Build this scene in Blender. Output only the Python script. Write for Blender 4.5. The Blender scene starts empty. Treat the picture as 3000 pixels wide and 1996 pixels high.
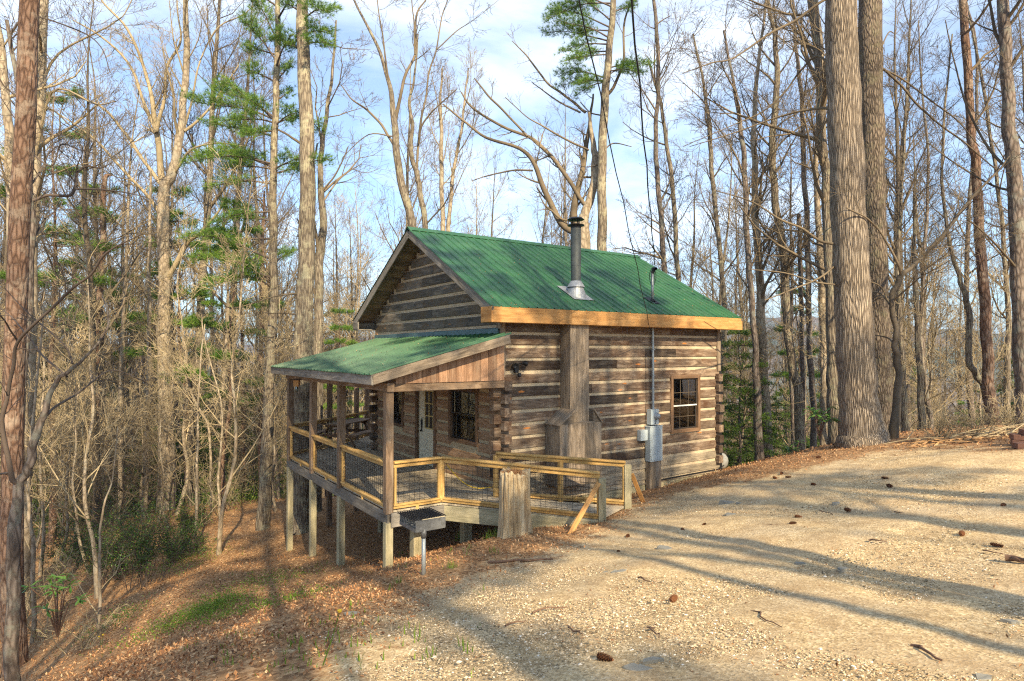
import bpy, math, random
import numpy as np
from mathutils import Vector, Matrix
R = math.radians
S = bpy.context.scene
COL = S.collection
# ------------------------------------------------------------------ camera, light, exposure
CZ = 2.957; F = 1811.0; CY = 1000.0; PT = R(.967)
cam = bpy.data.cameras.new('camera'); cam.sensor_width = 36; cam.lens = 36*F/3000; cam.shift_y = 2/3000
cam.clip_start = .05; cam.clip_end = 6000
co = bpy.data.objects.new('camera', cam); COL.objects.link(co); co.location = (0, 0, CZ)
co.rotation_euler = (R(90)+PT, 0, 0); S.camera = co
SAZ = (.37, -.93); SEL = R(34)
sn = math.hypot(*SAZ); SUND = Vector((SAZ[0]/sn*math.cos(SEL), SAZ[1]/sn*math.cos(SEL), math.sin(SEL)))
sl = bpy.data.lights.new('sun', 'SUN'); sl.energy = 5.0; sl.angle = R(.53); sl.color = (1, .82, .55)
so = bpy.data.objects.new('sun', sl); COL.objects.link(so); so.rotation_euler = SUND.to_track_quat('Z', 'Y').to_euler(); so.location = (0, -20, 40)
W = bpy.data.worlds.new('World'); S.world = W; W.use_nodes = True
def world():
    nt = W.node_tree; N = nt.nodes; N.clear(); L = nt.links.new
    out = N.new('ShaderNodeOutputWorld'); bg = N.new('ShaderNodeBackground'); bg.inputs[1].default_value = .076
    sky = N.new('ShaderNodeTexSky'); sky.sky_type = 'NISHITA'; sky.sun_disc = False
    sky.sun_elevation = SEL; sky.sun_rotation = math.atan2(SUND.x, SUND.y); sky.altitude = 500; sky.air_density = 1.0; sky.dust_density = 1.2; sky.ozone_density = 1.5
    tc = N.new('ShaderNodeTexCoord'); mp = N.new('ShaderNodeMapping'); mp.inputs['Scale'].default_value = (1, 1, 2.6); mp.inputs['Location'].default_value = (1.7, .6, .3)
    n1 = N.new('ShaderNodeTexNoise'); n1.inputs['Scale'].default_value = 1.9; n1.inputs['Detail'].default_value = 9; n1.inputs['Roughness'].default_value = .58; n1.inputs['Distortion'].default_value = .35
    rp = N.new('ShaderNodeValToRGB'); rp.color_ramp.elements[0].position = .46; rp.color_ramp.elements[1].position = .78
    rp.color_ramp.elements[0].color = (.16,)*3+(1,); rp.color_ramp.elements[1].color = (.95,)*3+(1,)
    mx = N.new('ShaderNodeMix'); mx.data_type = 'RGBA'; mx.inputs['B'].default_value = (11., 11.7, 12.4, 1)
    L(tc.outputs['Generated'], mp.inputs[0]); L(mp.outputs[0], n1.inputs[0]); L(n1.outputs[0], rp.inputs[0]); L(rp.outputs[0], mx.inputs[0])
    tn = N.new('ShaderNodeMix'); tn.data_type = 'RGBA'; tn.blend_type = 'MULTIPLY'; tn.inputs[0].default_value = 1; tn.inputs['B'].default_value = (1.08, 1.34, 1.5, 1); L(sky.outputs[0], tn.inputs['A']); L(tn.outputs['Result'], mx.inputs['A']); L(mx.outputs['Result'], bg.inputs[0]); L(bg.outputs[0], out.inputs[0])
world()
S.view_settings.view_transform = 'Standard'; S.view_settings.look = 'None'; S.view_settings.exposure = 1.15
S.cycles.max_bounces = 6; S.cycles.diffuse_bounces = 3; S.cycles.transparent_max_bounces = 16
S.cycles.use_adaptive_sampling = True; S.cycles.use_denoising = False; S.cycles.pixel_filter_type = 'BLACKMAN_HARRIS'; S.cycles.filter_width = 1.2; S.cycles.sample_clamp_indirect = 4
# ------------------------------------------------------------------ pixel rays and house frame
TH = R(55.49); U3 = np.array([math.sin(TH), math.cos(TH), 0]); V3 = np.array([-math.cos(TH), math.sin(TH), 0]); P0 = np.array([-.239, 13.169, 0])
def ray(x, y):
    a = (x-1500)/F; b = -(y-CY)/F
    return np.array([a, math.cos(PT)-b*math.sin(PT), math.sin(PT)+b*math.cos(PT)])
def at(x, y, Y): d = ray(x, y); p = d*(Y/d[1]); p[2] += CZ; return p
def uv(u, v, z=0): return P0+u*U3+v*V3+np.array([0, 0, z])
# ------------------------------------------------------------------ ground height
CP = np.array([(0,0,1.35),(2,3,1.15),(4.3,5.2,.9),(8.3,10.5,1.15),(8.5,15,.72),(11,14.5,1.05),(13,17,.95),(5.8,17.3,-.38),(6.9,18.2,-.35),(1.67,11.7,-.24),(2.31,12.7,-.26),(.94,10.7,-.19),
 (-1.24,8.7,-.2),(.1,11,-.28),(-2.2,11.45,-1.0),(-3.67,13.5,-1.7),(-4.82,15.2,-2.07),(-6.06,17,-2.48),(-8.1,20,-2.75),(-5,20,-2.35),(-14.5,26,-3.7),(-9.6,11.8,-3.3),
 (-4,6,-.25),(-2,4.5,.56),(-6.6,11,-1.95),(-7.8,13,-2.3),(-.24,13.4,-1.0),(2.4,15.0,-.62),(4.5,16.5,-.5),(2,21,-2.1),(-3,25,-2.7),(0,17.5,-1.5),(7,22,-1.8),(11,21,-.6),(16,20,-.2),(18,12,1.3),(9,27,-4),(18,30,-4.5),
 (28,26,-2.5),(20,45,-11),(0,42,-10),(-20,42,-8),(-38,42,-9),(-25,18,-7.5),(-17,8,-5.8),(-10,2,-2.8),(-6,0,-.2),(-20,-8,-5),(0,-10,2),(10,-10,2.6),(10,2,1.7),(24,4,1.8),(30,-25,4),
 (0,80,-24),(60,80,-24),(-60,80,-20),(-100,0,-20),(110,10,-8),(0,-100,6),(-80,-80,-4),(80,-80,8),(0,160,-42),(160,160,-46),(-160,160,-40),(-220,0,-40),(240,0,-36)], float)
_r = np.hypot(CP[:,None,0]-CP[None,:,0], CP[:,None,1]-CP[None,:,1]); _c2 = 2.0**2
_A = np.sqrt(_r**2+_c2); _n = len(CP); _M = np.zeros((_n+1, _n+1)); _M[:_n,:_n] = _A - np.eye(_n)*.02; _M[:_n,_n] = 1; _M[_n,:_n] = 1
_w = np.linalg.solve(_M, np.append(CP[:,2], 0))
def hgt(X, Y):
    X = np.asarray(X, float); Y = np.asarray(Y, float); z = np.full(X.shape, _w[_n])
    for i in range(_n): z = z+_w[i]*np.sqrt((X-CP[i,0])**2+(Y-CP[i,1])**2+_c2)
    d = np.hypot(X, Y); k = np.clip((d-150)/150, 0, 1); k = k*k*(3-2*k)
    return z*(1-k)+(-46)*k
def hz(x, y): return float(hgt(np.array([x]), np.array([y]))[0])
def gpx(x, y, dmax=80.):   # pixel -> ground point
    d = ray(x, y); t = np.linspace(1.5, dmax, 1600); X = d[0]*t; Y = d[1]*t; Z = CZ+d[2]*t
    k = np.nonzero(Z < hgt(X, Y))[0]; k = k[0] if len(k) else -1
    return np.array([X[k], Y[k], hz(X[k], Y[k])])
# ------------------------------------------------------------------ mesh builder
class MB:
    def __init__(s): s.v = []; s.f = []; s.g = []; s.r = []; s.n = 0; s.pc = []
    def add(s, v, faces, g=None, rnd=0.):
        v = np.asarray(v, np.float32).reshape(-1, 3); s.pc.append((v, faces, g, rnd))
        for f in faces: s.f.append(np.asarray(f, np.int64)+s.n) if len(f) else None
        s.v.append(v); s.g.append(np.asarray(v if g is None else g, np.float32)); r = np.empty(len(v), np.float32); r[:] = rnd; s.r.append(r); s.n += len(v)
        return s
    def bar(s, p0, p1, w, h, up=(0,0,1), rnd=None, tap=1., t0=0):
        p0 = np.array(p0, float); p1 = np.array(p1, float); d = p1-p0; L = np.linalg.norm(d); d = d/L
        up = np.array(up, float); a = np.cross(up, d)
        if np.linalg.norm(a) < 1e-5: a = np.cross((1, 0, 0), d)
        a /= np.linalg.norm(a); b = np.cross(d, a); rnd = random.random() if rnd is None else rnd; o = rnd*37.
        c = .007 if min(w, h) > .03 else .0; v = []; g = []
        pr = [(-w/2+c,-h/2),(w/2-c,-h/2),(w/2,-h/2+c),(w/2,h/2-c),(w/2-c,h/2),(-w/2+c,h/2),(-w/2,h/2-c),(-w/2,-h/2+c)] if c else [(-w/2,-h/2),(w/2,-h/2),(w/2,h/2),(-w/2,h/2)]
        n = len(pr)
        for t, p, k in ((0, p0, 1), (L, p1, tap)):
            for i, j in pr: v.append(p+a*i*k+b*j*k); g.append((t+o, i+o*.7, j))
        return s.add(v, [np.array([range(n)][:1])[:, ::-1], np.array([range(n, 2*n)]), np.array([(i, (i+1)%n, n+(i+1)%n, n+i) for i in range(n)])], g, rnd)
    def box(s, a, b, ax=0, rnd=None):
        q = np.array([a, b], float); a = q.min(0); b = q.max(0)
        c = (a+b)/2; d = b-a; o = [k for k in range(3) if k != ax]
        p0 = c.copy(); p1 = c.copy(); p0[ax] = a[ax]; p1[ax] = b[ax]
        if ax == 2: return s.bar(p0, p1, d[1], d[0], up=(1, 0, 0), rnd=rnd)
        if ax == 0: return s.bar(p0, p1, d[1], d[2], rnd=rnd)
        return s.bar(p0, p1, d[0], d[2], rnd=rnd)
    def tube(s, pts, rad, sides=8, caps=True, rnd=0., closed=False):
        T = Tubes(); T.add(pts, rad, sides, rnd); v, f, g, r = T.arrays()
        s.add(v, f, g, r)
        if caps:
            n = len(pts); s.f.append(np.array([list(range(sides))[::-1]])+s.n-n*sides); s.f.append(np.array([range(sides)])+s.n-sides)
        return s
    def lathe(s, c, prof, seg=24, axis=(0,0,1), rnd=0.):
        ax = Vector(axis).normalized(); q = ax.to_track_quat('Z', 'Y'); v = []
        for r, h in prof:
            for k in range(seg):
                a = 2*math.pi*k/seg; v.append(Vector(c)+q @ Vector((r*math.cos(a), r*math.sin(a), h)))
        n = len(prof); f = [(i*seg+k, i*seg+(k+1)%seg, (i+1)*seg+(k+1)%seg, (i+1)*seg+k) for i in range(n-1) for k in range(seg)]
        return s.add([tuple(x) for x in v], [np.array(f)], None, rnd)
    def prism(s, poly, ext, rnd=0.):   # poly list of 3d pts, extruded by vector ext
        p = np.array(poly, float); n = len(p); v = np.vstack([p, p+np.array(ext, float)])
        f = [np.array([list(range(n))[::-1]]), np.array([range(n, 2*n)]), np.array([(i, (i+1)%n, n+(i+1)%n, n+i) for i in range(n)])]
        return s.add(v, f, None, rnd)
    def build(s, name, mat=None, parent=None, smooth=False, loc=None):
        me = bpy.data.meshes.new(name)
        v = np.vstack(s.v) if s.v else np.zeros((0, 3)); me.vertices.add(len(v)); me.vertices.foreach_set('co', v.astype(np.float32).ravel())
        li = np.concatenate([f.ravel() for f in s.f]) ; sz = np.concatenate([np.full(len(f), f.shape[1]) for f in s.f])
        me.loops.add(len(li)); me.loops.foreach_set('vertex_index', li.astype(np.int32)); me.polygons.add(len(sz))
        st = np.concatenate([[0], np.cumsum(sz)[:-1]]); me.polygons.foreach_set('loop_start', st.astype(np.int32))
        me.update(calc_edges=True); me.validate()
        a = me.attributes.new('gr', 'FLOAT_VECTOR', 'POINT'); a.data.foreach_set('vector', np.vstack(s.g).astype(np.float32).ravel())
        a = me.attributes.new('rnd', 'FLOAT', 'POINT'); a.data.foreach_set('value', np.concatenate(s.r))
        me.polygons.foreach_set('use_smooth', np.full(len(me.polygons), smooth))
        if mat: me.materials.append(mat)
        o = bpy.data.objects.new(name, me); COL.objects.link(o)
        if parent: o.parent = parent
        if loc is not None: o.location = loc
        return o
def each(m, name, mat, parent, smooth=False):     # every piece an object of its own
    for p in m.pc: b = MB(); b.add(*p); b.build(name, mat, parent, smooth)
class Tubes:      # many tapering tubes made at once
    def __init__(s): s.b = {}
    def add(s, pts, rad, sides=3, rnd=0.): s.b.setdefault((len(pts), sides), []).append((pts, rad, rnd))
    def arrays(s):
        V = []; Fc = []; G = []; Rn = []; n0 = 0
        for (n, k), L in s.b.items():
            P = np.array([q[0] for q in L], float); Rd = np.array([q[1] for q in L], float); rn = np.array([q[2] for q in L]); B = len(L)
            Tn = np.gradient(P, axis=1); Tn /= np.linalg.norm(Tn, axis=2, keepdims=True)+1e-9
            mean = P[:, -1]-P[:, 0]; mean /= np.linalg.norm(mean, axis=1, keepdims=True)+1e-9
            ref = np.where(np.abs(mean[:, 2:3]) > .75, np.array([[1., 0, 0]]), np.array([[0, 0, 1.]]))[:, None, :]
            a = np.cross(Tn, np.broadcast_to(ref, Tn.shape)); a /= np.linalg.norm(a, axis=2, keepdims=True)+1e-9; b = np.cross(Tn, a)
            an = np.arange(k)*2*math.pi/k
            ring = a[:, :, None, :]*np.cos(an)[None, None, :, None]+b[:, :, None, :]*np.sin(an)[None, None, :, None]
            v = P[:, :, None, :]+ring*Rd[:, :, None, None]; V.append(v.reshape(-1, 3)); G.append(v.reshape(-1, 3)); Rn.append(np.repeat(rn, n*k))
            i = np.arange(n-1)[:, None]*k; j = np.arange(k)[None, :]; j2 = (j+1) % k
            q = np.stack([i+j, i+j2, i+k+j2, i+k+j], -1).reshape(-1, 4); q = (q[None]+(np.arange(B)*n*k)[:, None, None]).reshape(-1, 4)
            Fc.append(q+n0); n0 += B*n*k
        return np.vstack(V), [np.vstack(Fc)], np.vstack(G), np.concatenate(Rn)
    def build(s, name, mat, parent=None, smooth=True, loc=None):
        m = MB(); m.add(*s.arrays()); return m.build(name, mat, parent, smooth, loc)
def tag(o, label=None, cat=None, group=None, kind=None):
    if label: o['label'] = label
    if cat: o['category'] = cat
    if group: o['group'] = group
    if kind: o['kind'] = kind
    return o
def empty(name, loc=(0,0,0), rz=0, parent=None):
    o = bpy.data.objects.new(name, None); COL.objects.link(o); o.location = [float(c) for c in loc]; o.rotation_euler = (0, 0, rz); o.empty_display_size = .3
    if parent: o.parent = parent
    return o
# ------------------------------------------------------------------ materials
def ramp(N, stops):
    r = N.new('ShaderNodeValToRGB'); e = r.color_ramp.elements
    while len(e) < len(stops): e.new(.5)
    for q, (p, c) in zip(e, stops): q.position = p; q.color = (*c, 1) if len(c) == 3 else c
    return r
class NT:
    def __init__(s, name):
        s.m = bpy.data.materials.new(name); s.m.use_nodes = True; s.t = s.m.node_tree; s.N = s.t.nodes; s.L = s.t.links.new
        s.p = s.N['Principled BSDF']; s.p.inputs['Roughness'].default_value = .85; s.p.inputs['Specular IOR Level'].default_value = .3
    def attr(s, n): a = s.N.new('ShaderNodeAttribute'); a.attribute_name = n; return a
    def gr(s): return s.attr('gr').outputs['Vector']
    def obj(s): return s.N.new('ShaderNodeTexCoord').outputs['Object']
    def pos(s): return s.N.new('ShaderNodeNewGeometry').outputs['Position']
    def mp(s, v, sc, loc=(0,0,0)): m = s.N.new('ShaderNodeMapping'); m.inputs['Scale'].default_value = sc; m.inputs['Location'].default_value = loc; s.L(v, m.inputs[0]); return m.outputs[0]
    def noise(s, v, sc=1., det=5, rough=.6, dist=0.): n = s.N.new('ShaderNodeTexNoise'); s.L(v, n.inputs['Vector']); n.inputs['Scale'].default_value = sc; n.inputs['Detail'].default_value = det; n.inputs['Roughness'].default_value = rough; n.inputs['Distortion'].default_value = dist; return n.outputs['Fac']
    def vor(s, v, sc=1., rand=1., feat='F1'): n = s.N.new('ShaderNodeTexVoronoi'); n.feature = feat; s.L(v, n.inputs['Vector']); n.inputs['Scale'].default_value = sc; n.inputs['Randomness'].default_value = rand; return n
    def ramp(s, f, stops): r = ramp(s.N, stops); s.L(f, r.inputs[0]); return r.outputs[0]
    def mix(s, f, a, b, mode='MIX'):
        m = s.N.new('ShaderNodeMix'); m.data_type = 'RGBA'; m.blend_type = mode
        for k, x in ((0, f), ('A', a), ('B', b)):
            i = m.inputs[k]
            if isinstance(x, (int, float)): i.default_value = x
            elif isinstance(x, tuple): i.default_value = (*x, 1)
            else: s.L(x, i)
        return m.outputs['Result']
    def math(s, op, a, b=0.):
        m = s.N.new('ShaderNodeMath'); m.operation = op
        for i, x in enumerate((a, b)):
            if isinstance(x, (int, float)): m.inputs[i].default_value = x
            else: s.L(x, m.inputs[i])
        return m.outputs[0]
    def col(s, c): s.L(c, s.p.inputs['Base Color']) if not isinstance(c, tuple) else setattr(s.p.inputs['Base Color'], 'default_value', (*c, 1)); return s
    def bump(s, h, strength=.4, dist=.01): b = s.N.new('ShaderNodeBump'); b.inputs['Strength'].default_value = strength; b.inputs['Distance'].default_value = dist; s.L(h, b.inputs['Height']); s.L(b.outputs[0], s.p.inputs['Normal']); return s
    def rough(s, x): s.p.inputs['Roughness'].default_value = x; return s
def m_wood(name, dark, mid, light, knot=None, var=.5, bump=.5, fine=60, weather=None, kn=.055, ksc=(1.1, 4.5, 4.5)):
    n = NT(name); g = n.gr(); rnd = n.attr('rnd').outputs['Fac']
    f1 = n.noise(n.mp(g, (1.2, fine, fine)), 1, 4, .7); f2 = n.noise(n.mp(g, (1.6, 9, 9)), 1, 6, .65, 1.2)
    c = n.ramp(f2, [(.28, dark), (.5, mid), (.74, light)])
    c = n.mix(.45, c, n.ramp(f1, [(.3, (.25,)*3), (.62, (1.,)*3)]), 'MULTIPLY')
    if weather: c = n.mix(n.ramp(n.noise(n.mp(g, (1.1, 3, 3), (3, 1, 2)), 1, 5, .7), [(.46, (0,)*3), (.66, (1,)*3)]), c, weather)
    c = n.mix(1., c, n.ramp(rnd, [(0, (1-var,)*3), (.5, (1.,)*3), (1, (1+var*.5, 1+var*.42, 1+var*.35))]), 'MULTIPLY')
    if knot:
        d = n.vor(n.mp(g, ksc), 1, 1).outputs['Distance']
        wob = n.math('ADD', d, n.math('MULTIPLY', n.noise(g, 9, 3), .12))
        c = n.mix(n.ramp(wob, [(kn, (1,)*3), (kn+.05, (0,)*3)]), c, knot); 
    return n.col(c).bump(n.mix(.5, f1, f2), bump, .012).rough(.8).m
M = {}
M['log'] = m_wood('weathered_log', (.055, .038, .026), (.18, .128, .088), (.40, .32, .235), (.46, .17, .04), .6, .7, weather=(.075, .038, .02), kn=.125)
M['log_porch'] = m_wood('brown_log', (.16, .09, .048), (.34, .21, .12), (.48, .33, .21), (.10, .04, .02), .3, .5, kn=.12)
M['log_gable'] = m_wood('grey_log', (.045, .04, .034), (.125, .108, .088), (.26, .22, .17), (.26, .13, .05), .45, .6, weather=(.13, .09, .05), kn=.11)
M['log_low'] = m_wood('pale_lower_log', (.16, .13, .09), (.33, .27, .19), (.50, .42, .30), (.12, .07, .04), .35, .6, kn=.08)
M['newwood'] = m_wood('fresh_fascia_wood', (.32, .15, .048), (.47, .245, .082), (.58, .34, .14), (.22, .09, .03), .14, .2, 40, kn=.07)
M['yellow'] = m_wood('treated_rail_wood', (.36, .20, .06), (.56, .35, .12), (.68, .46, .19), (.25, .12, .04), .25, .3, 50, kn=.07)
M['postw'] = m_wood('brown_post_wood', (.11, .07, .042), (.26, .175, .11), (.44, .335, .235), (.08, .04, .02), .35, .6, 45, kn=.06)
M['grey'] = m_wood('grey_board_wood', (.12, .108, .09), (.235, .212, .178), (.37, .335, .285), (.10, .08, .06), .3, .6, 50, kn=.06)
M['chase'] = m_wood('weathered_chase_board', (.10, .078, .055), (.225, .175, .125), (.39, .315, .235), (.12, .08, .05), .35, .6, 45, kn=.06)
M['infill'] = m_wood('brown_porch_board', (.20, .105, .055), (.34, .20, .12), (.45, .30, .19), (.12, .06, .03), .35, .5, 50, kn=.06)
M['deckw'] = m_wood('deck_board', (.28, .235, .165), (.42, .355, .255), (.56, .48, .355), None, .25, .3, 50)
M['greenpost'] = m_wood('treated_post_wood', (.22, .20, .12), (.36, .32, .20), (.48, .42, .28), (.15, .10, .05), .25, .4, 45, kn=.06)
M['trim'] = m_wood('window_trim_wood', (.09, .05, .028), (.17, .10, .055), (.26, .16, .095), None, .3, .4, 50)
M['brushed'] = m_wood('split_firewood', (.30, .16, .06), (.46, .27, .12), (.60, .40, .22), None, .5, .5, 40)
def simple(name, c, rough=.6, metal=0., nz=0., sc=8, bump=0.):
    n = NT(name); n.rough(rough); n.p.inputs['Metallic'].default_value = metal
    if nz: 
        f = n.noise(n.obj(), sc, 6, .65); n.col(n.mix(1., (*c,), n.ramp(f, [(.25, (1-nz,)*3), (.75, (1+nz*.4,)*3)]), 'MULTIPLY'))
        if bump: n.bump(f, bump, .01)
    else: n.col(c)
    return n.m
M['chink'] = simple('tan_chinking', (.46, .37, .25), .95, 0, .25, 5, .3)
M['chink_porch'] = simple('porch_chinking', (.46, .37, .23), .95, 0, .2, 5, .3)
def m_roof():
    n = NT('green_metal_roofing'); o = n.gr(); f = n.noise(o, 1.4, 5, .6); f2 = n.noise(o, 30, 3, .7)
    c = n.ramp(f, [(.3, (.012, .066, .024)), (.7, (.032, .115, .042))]); c = n.mix(n.ramp(f2, [(.60, (0,)*3), (.75, (.6,)*3)]), c, (.09, .085, .045)); c = n.mix(n.ramp(n.noise(n.mp(o, (1.5, 1.5, 1.5)), 1.2, 6, .7), [(.5, (0,)*3), (.7, (.5,)*3)]), c, (.055, .12, .06))
    n.col(c).rough(.42); n.p.inputs['Specular IOR Level'].default_value = .55; return n.m
M['roof'] = m_roof()
M['flash'] = simple('blue_grey_flashing', (.10, .17, .19), .5, .3, .3, 6)
M['black'] = simple('black_painted_metal', (.012, .012, .013), .45)
M['wire'] = simple('black_wire', (.015, .015, .016), .5)
M['steel'] = simple('brushed_galvanized_steel', (.34, .35, .36), .5, .5, .2, 14)
M['pipe'] = simple('grey_flue_metal', (.085, .095, .095), .55, .3, .35, 5)
M['conduit'] = simple('grey_conduit', (.33, .36, .37), .45, .5, .2, 10)
M['panel'] = simple('pale_grey_panel_paint', (.36, .41, .43), .5, 0, .15, 7)
M['cream'] = simple('cream_door_paint', (.62, .57, .42), .5, 0, .12, 3)
M['gold'] = simple('yellowed_lite_frame', (.52, .40, .16), .5)
M['dark'] = simple('dark_bronze_sash', (.03, .024, .02), .5)
M['white'] = simple('white_vinyl', (.60, .60, .56), .5, 0, .1)
M['interior'] = simple('dim_interior_paint', (.10, .075, .05), .9)
M['curtain'] = simple('green_cream_curtain', (.34, .36, .22), .9, 0, .4, 20)
M['grill'] = simple('sooty_grill_steel', (.17, .175, .18), .5, .4, .6, 14, .4)
M['grate'] = simple('black_grate_iron', (.010, .010, .012), .6)
M['ash'] = simple('pale_ash_rim', (.50, .42, .27), .9)
M['rope'] = simple('yellow_rope_fibre', (.75, .50, .04), .7)
M['conc'] = simple('concrete', (.36, .34, .30), .9, 0, .3, 9, .3)
M['block'] = simple('red_landscape_block', (.19, .095, .065), .9, 0, .4, 14, .5)
M['whitetank'] = simple('white_tank_enamel', (.30, .30, .28), .4, 0, .15)
M['slate'] = simple('grey_slate', (.25, .24, .205), .8, 0, .35, 9, .4)
M['cone'] = simple('pine_cone_scales', (.17, .07, .03), .9, 0, .5, 60)
M['stick'] = simple('dry_stick_bark', (.17, .10, .065), .9, 0, .5, 30, .4)
def m_glass():
    n = NT('window_glass'); N = n.N; N.remove(n.p); out = N['Material Output']; g = N.new('ShaderNodeBsdfGlossy'); g.inputs['Roughness'].default_value = .02; g.inputs[0].default_value = (.9, .95, .95, 1)
    t = N.new('ShaderNodeBsdfTransparent'); t.inputs[0].default_value = (.45, .48, .47, 1); m = N.new('ShaderNodeMixShader'); fr = N.new('ShaderNodeFresnel'); fr.inputs[0].default_value = 2.0
    n.L(fr.outputs[0], m.inputs[0]); n.L(t.outputs[0], m.inputs[1]); n.L(g.outputs[0], m.inputs[2]); n.L(m.outputs[0], out.inputs[0]); return n.m
M['glass'] = m_glass()
def m_bark(name, dark, mid, light, vs=3., hs=16., bump=.8, dist=.03, lichen=None, rv=0.):
    n = NT(name); o = n.gr(); f = n.noise(n.mp(o, (hs, hs, vs)), 1, 6, .65, .6); v = n.vor(n.mp(o, (hs*.9, hs*.9, vs*.7)), 1, 1, 'DISTANCE_TO_EDGE').outputs['Distance']
    h = n.math('ADD', n.math('MULTIPLY', n.math('MINIMUM', v, .25), 2.2), n.math('MULTIPLY', f, .7))
    c = n.ramp(h, [(.25, dark), (.6, mid), (1., light)])
    if lichen: c = n.mix(n.ramp(n.noise(o, 3.2, 6, .7), [(.5, (0,)*3), (.62, (.8,)*3)]), c, lichen)
    c = n.mix(1., c, n.ramp(n.noise(o, .7, 3), [(.3, (.75,)*3), (.7, (1.2,)*3)]), 'MULTIPLY')
    return n.col(c).bump(h, bump, dist).rough(.9).m
M['b_grey'] = m_bark('grey_ridged_bark', (.055, .043, .032), (.155, .125, .093), (.28, .235, .175), 3.5, 22, 1., .03, (.27, .25, .17))
M['b_big'] = m_bark('deep_furrowed_tulip_bark', (.06, .045, .032), (.22, .175, .13), (.42, .345, .26), 3.0, 30, 1., .05)
M['b_pine'] = m_bark('scaly_red_pine_bark', (.045, .025, .017), (.135, .078, .05), (.22, .14, .098), 5, 14, .9, .03, (.26, .20, .15))
M['b_pale'] = m_bark('pale_smooth_bark', (.13, .10, .068), (.25, .20, .14), (.38, .31, .225), 5, 9, .4, .015, (.30, .27, .20))
M['b_white'] = m_bark('white_pine_bark', (.065, .05, .037), (.17, .137, .098), (.27, .225, .16), 3.5, 16, .7, .03, (.36, .33, .22))
M['b_big2'] = m_bark('dark_plated_bark', (.04, .03, .022), (.12, .092, .068), (.22, .175, .13), 6, 20, 1., .04, (.16, .14, .09))
M['b_dark'] = m_bark('dark_twisted_bark', (.05, .038, .03), (.12, .092, .074), (.22, .18, .15), 5, 14, .6, .02, (.17, .17, .14))
def m_twig(name, a, b):
    n = NT(name); oi = n.N.new('ShaderNodeObjectInfo').outputs['Random']; f = n.noise(n.gr(), .8, 3)
    return n.col(n.mix(1., n.ramp(f, [(.3, a), (.7, b)]), n.ramp(oi, [(0, (.72,)*3), (1, (1.2,)*3)]), 'MULTIPLY')).rough(.9).m
M['twig'] = m_twig('bare_twig', (.075, .058, .038), (.20, .155, .10))
M['twig_dark'] = m_twig('dark_twig', (.055, .042, .034), (.13, .10, .08))
M['twig_pale'] = m_twig('pale_twig', (.22, .175, .10), (.44, .35, .215))
M['b_mid'] = m_twig('mixed_grey_bark', (.055, .044, .032), (.15, .12, .085))
def m_leaf(name, stops, trans=.35, rough=.5):
    n = NT(name); c = n.ramp(n.attr('rnd').outputs['Fac'], stops); n.col(c).rough(rough)
    N = n.N; t = N.new('ShaderNodeBsdfTranslucent'); n.L(c, t.inputs[0]); m = N.new('ShaderNodeMixShader'); m.inputs[0].default_value = trans
    n.L(n.p.outputs[0], m.inputs[1]); n.L(t.outputs[0], m.inputs[2]); n.L(m.outputs[0], N['Material Output'].inputs[0]); return n.m
M['needle'] = m_leaf('pine_needles', [(0, (.055, .115, .022)), (.5, (.12, .235, .035)), (1, (.27, .39, .05))])
M['needle_d'] = m_leaf('hemlock_needles', [(0, (.045, .095, .02)), (.6, (.10, .18, .03)), (1, (.20, .28, .04))])
M['holly'] = m_leaf('small_evergreen_leaves', [(0, (.025, .06, .014)), (.6, (.05, .12, .02)), (1, (.13, .22, .03))], .25, .4)
M['rhodo'] = m_leaf('rhododendron_leaves', [(0, (.05, .13, .025)), (1, (.14, .27, .05))], .25, .35)
M['bright'] = m_leaf('spring_green_leaves', [(0, (.09, .17, .02)), (1, (.26, .38, .05))], .45)
M['bud'] = m_leaf('yellow_green_buds', [(0, (.28, .30, .08)), (1, (.50, .50, .18))], .3)
M['litter'] = m_leaf('fallen_leaf', [(0, (.09, .04, .018)), (.35, (.25, .115, .048)), (.75, (.43, .22, .095)), (1, (.60, .42, .24))], .12, .7)
M['straw'] = m_leaf('pine_straw', [(0, (.11, .05, .025)), (1, (.42, .22, .09))], .05, .8)
M['pebble'] = m_leaf('gravel_stone', [(0, (.12, .095, .06)), (.35, (.32, .24, .14)), (.8, (.56, .44, .28)), (.95, (.66, .56, .42)), (1, (.74, .69, .6))], 0., .85)
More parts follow.
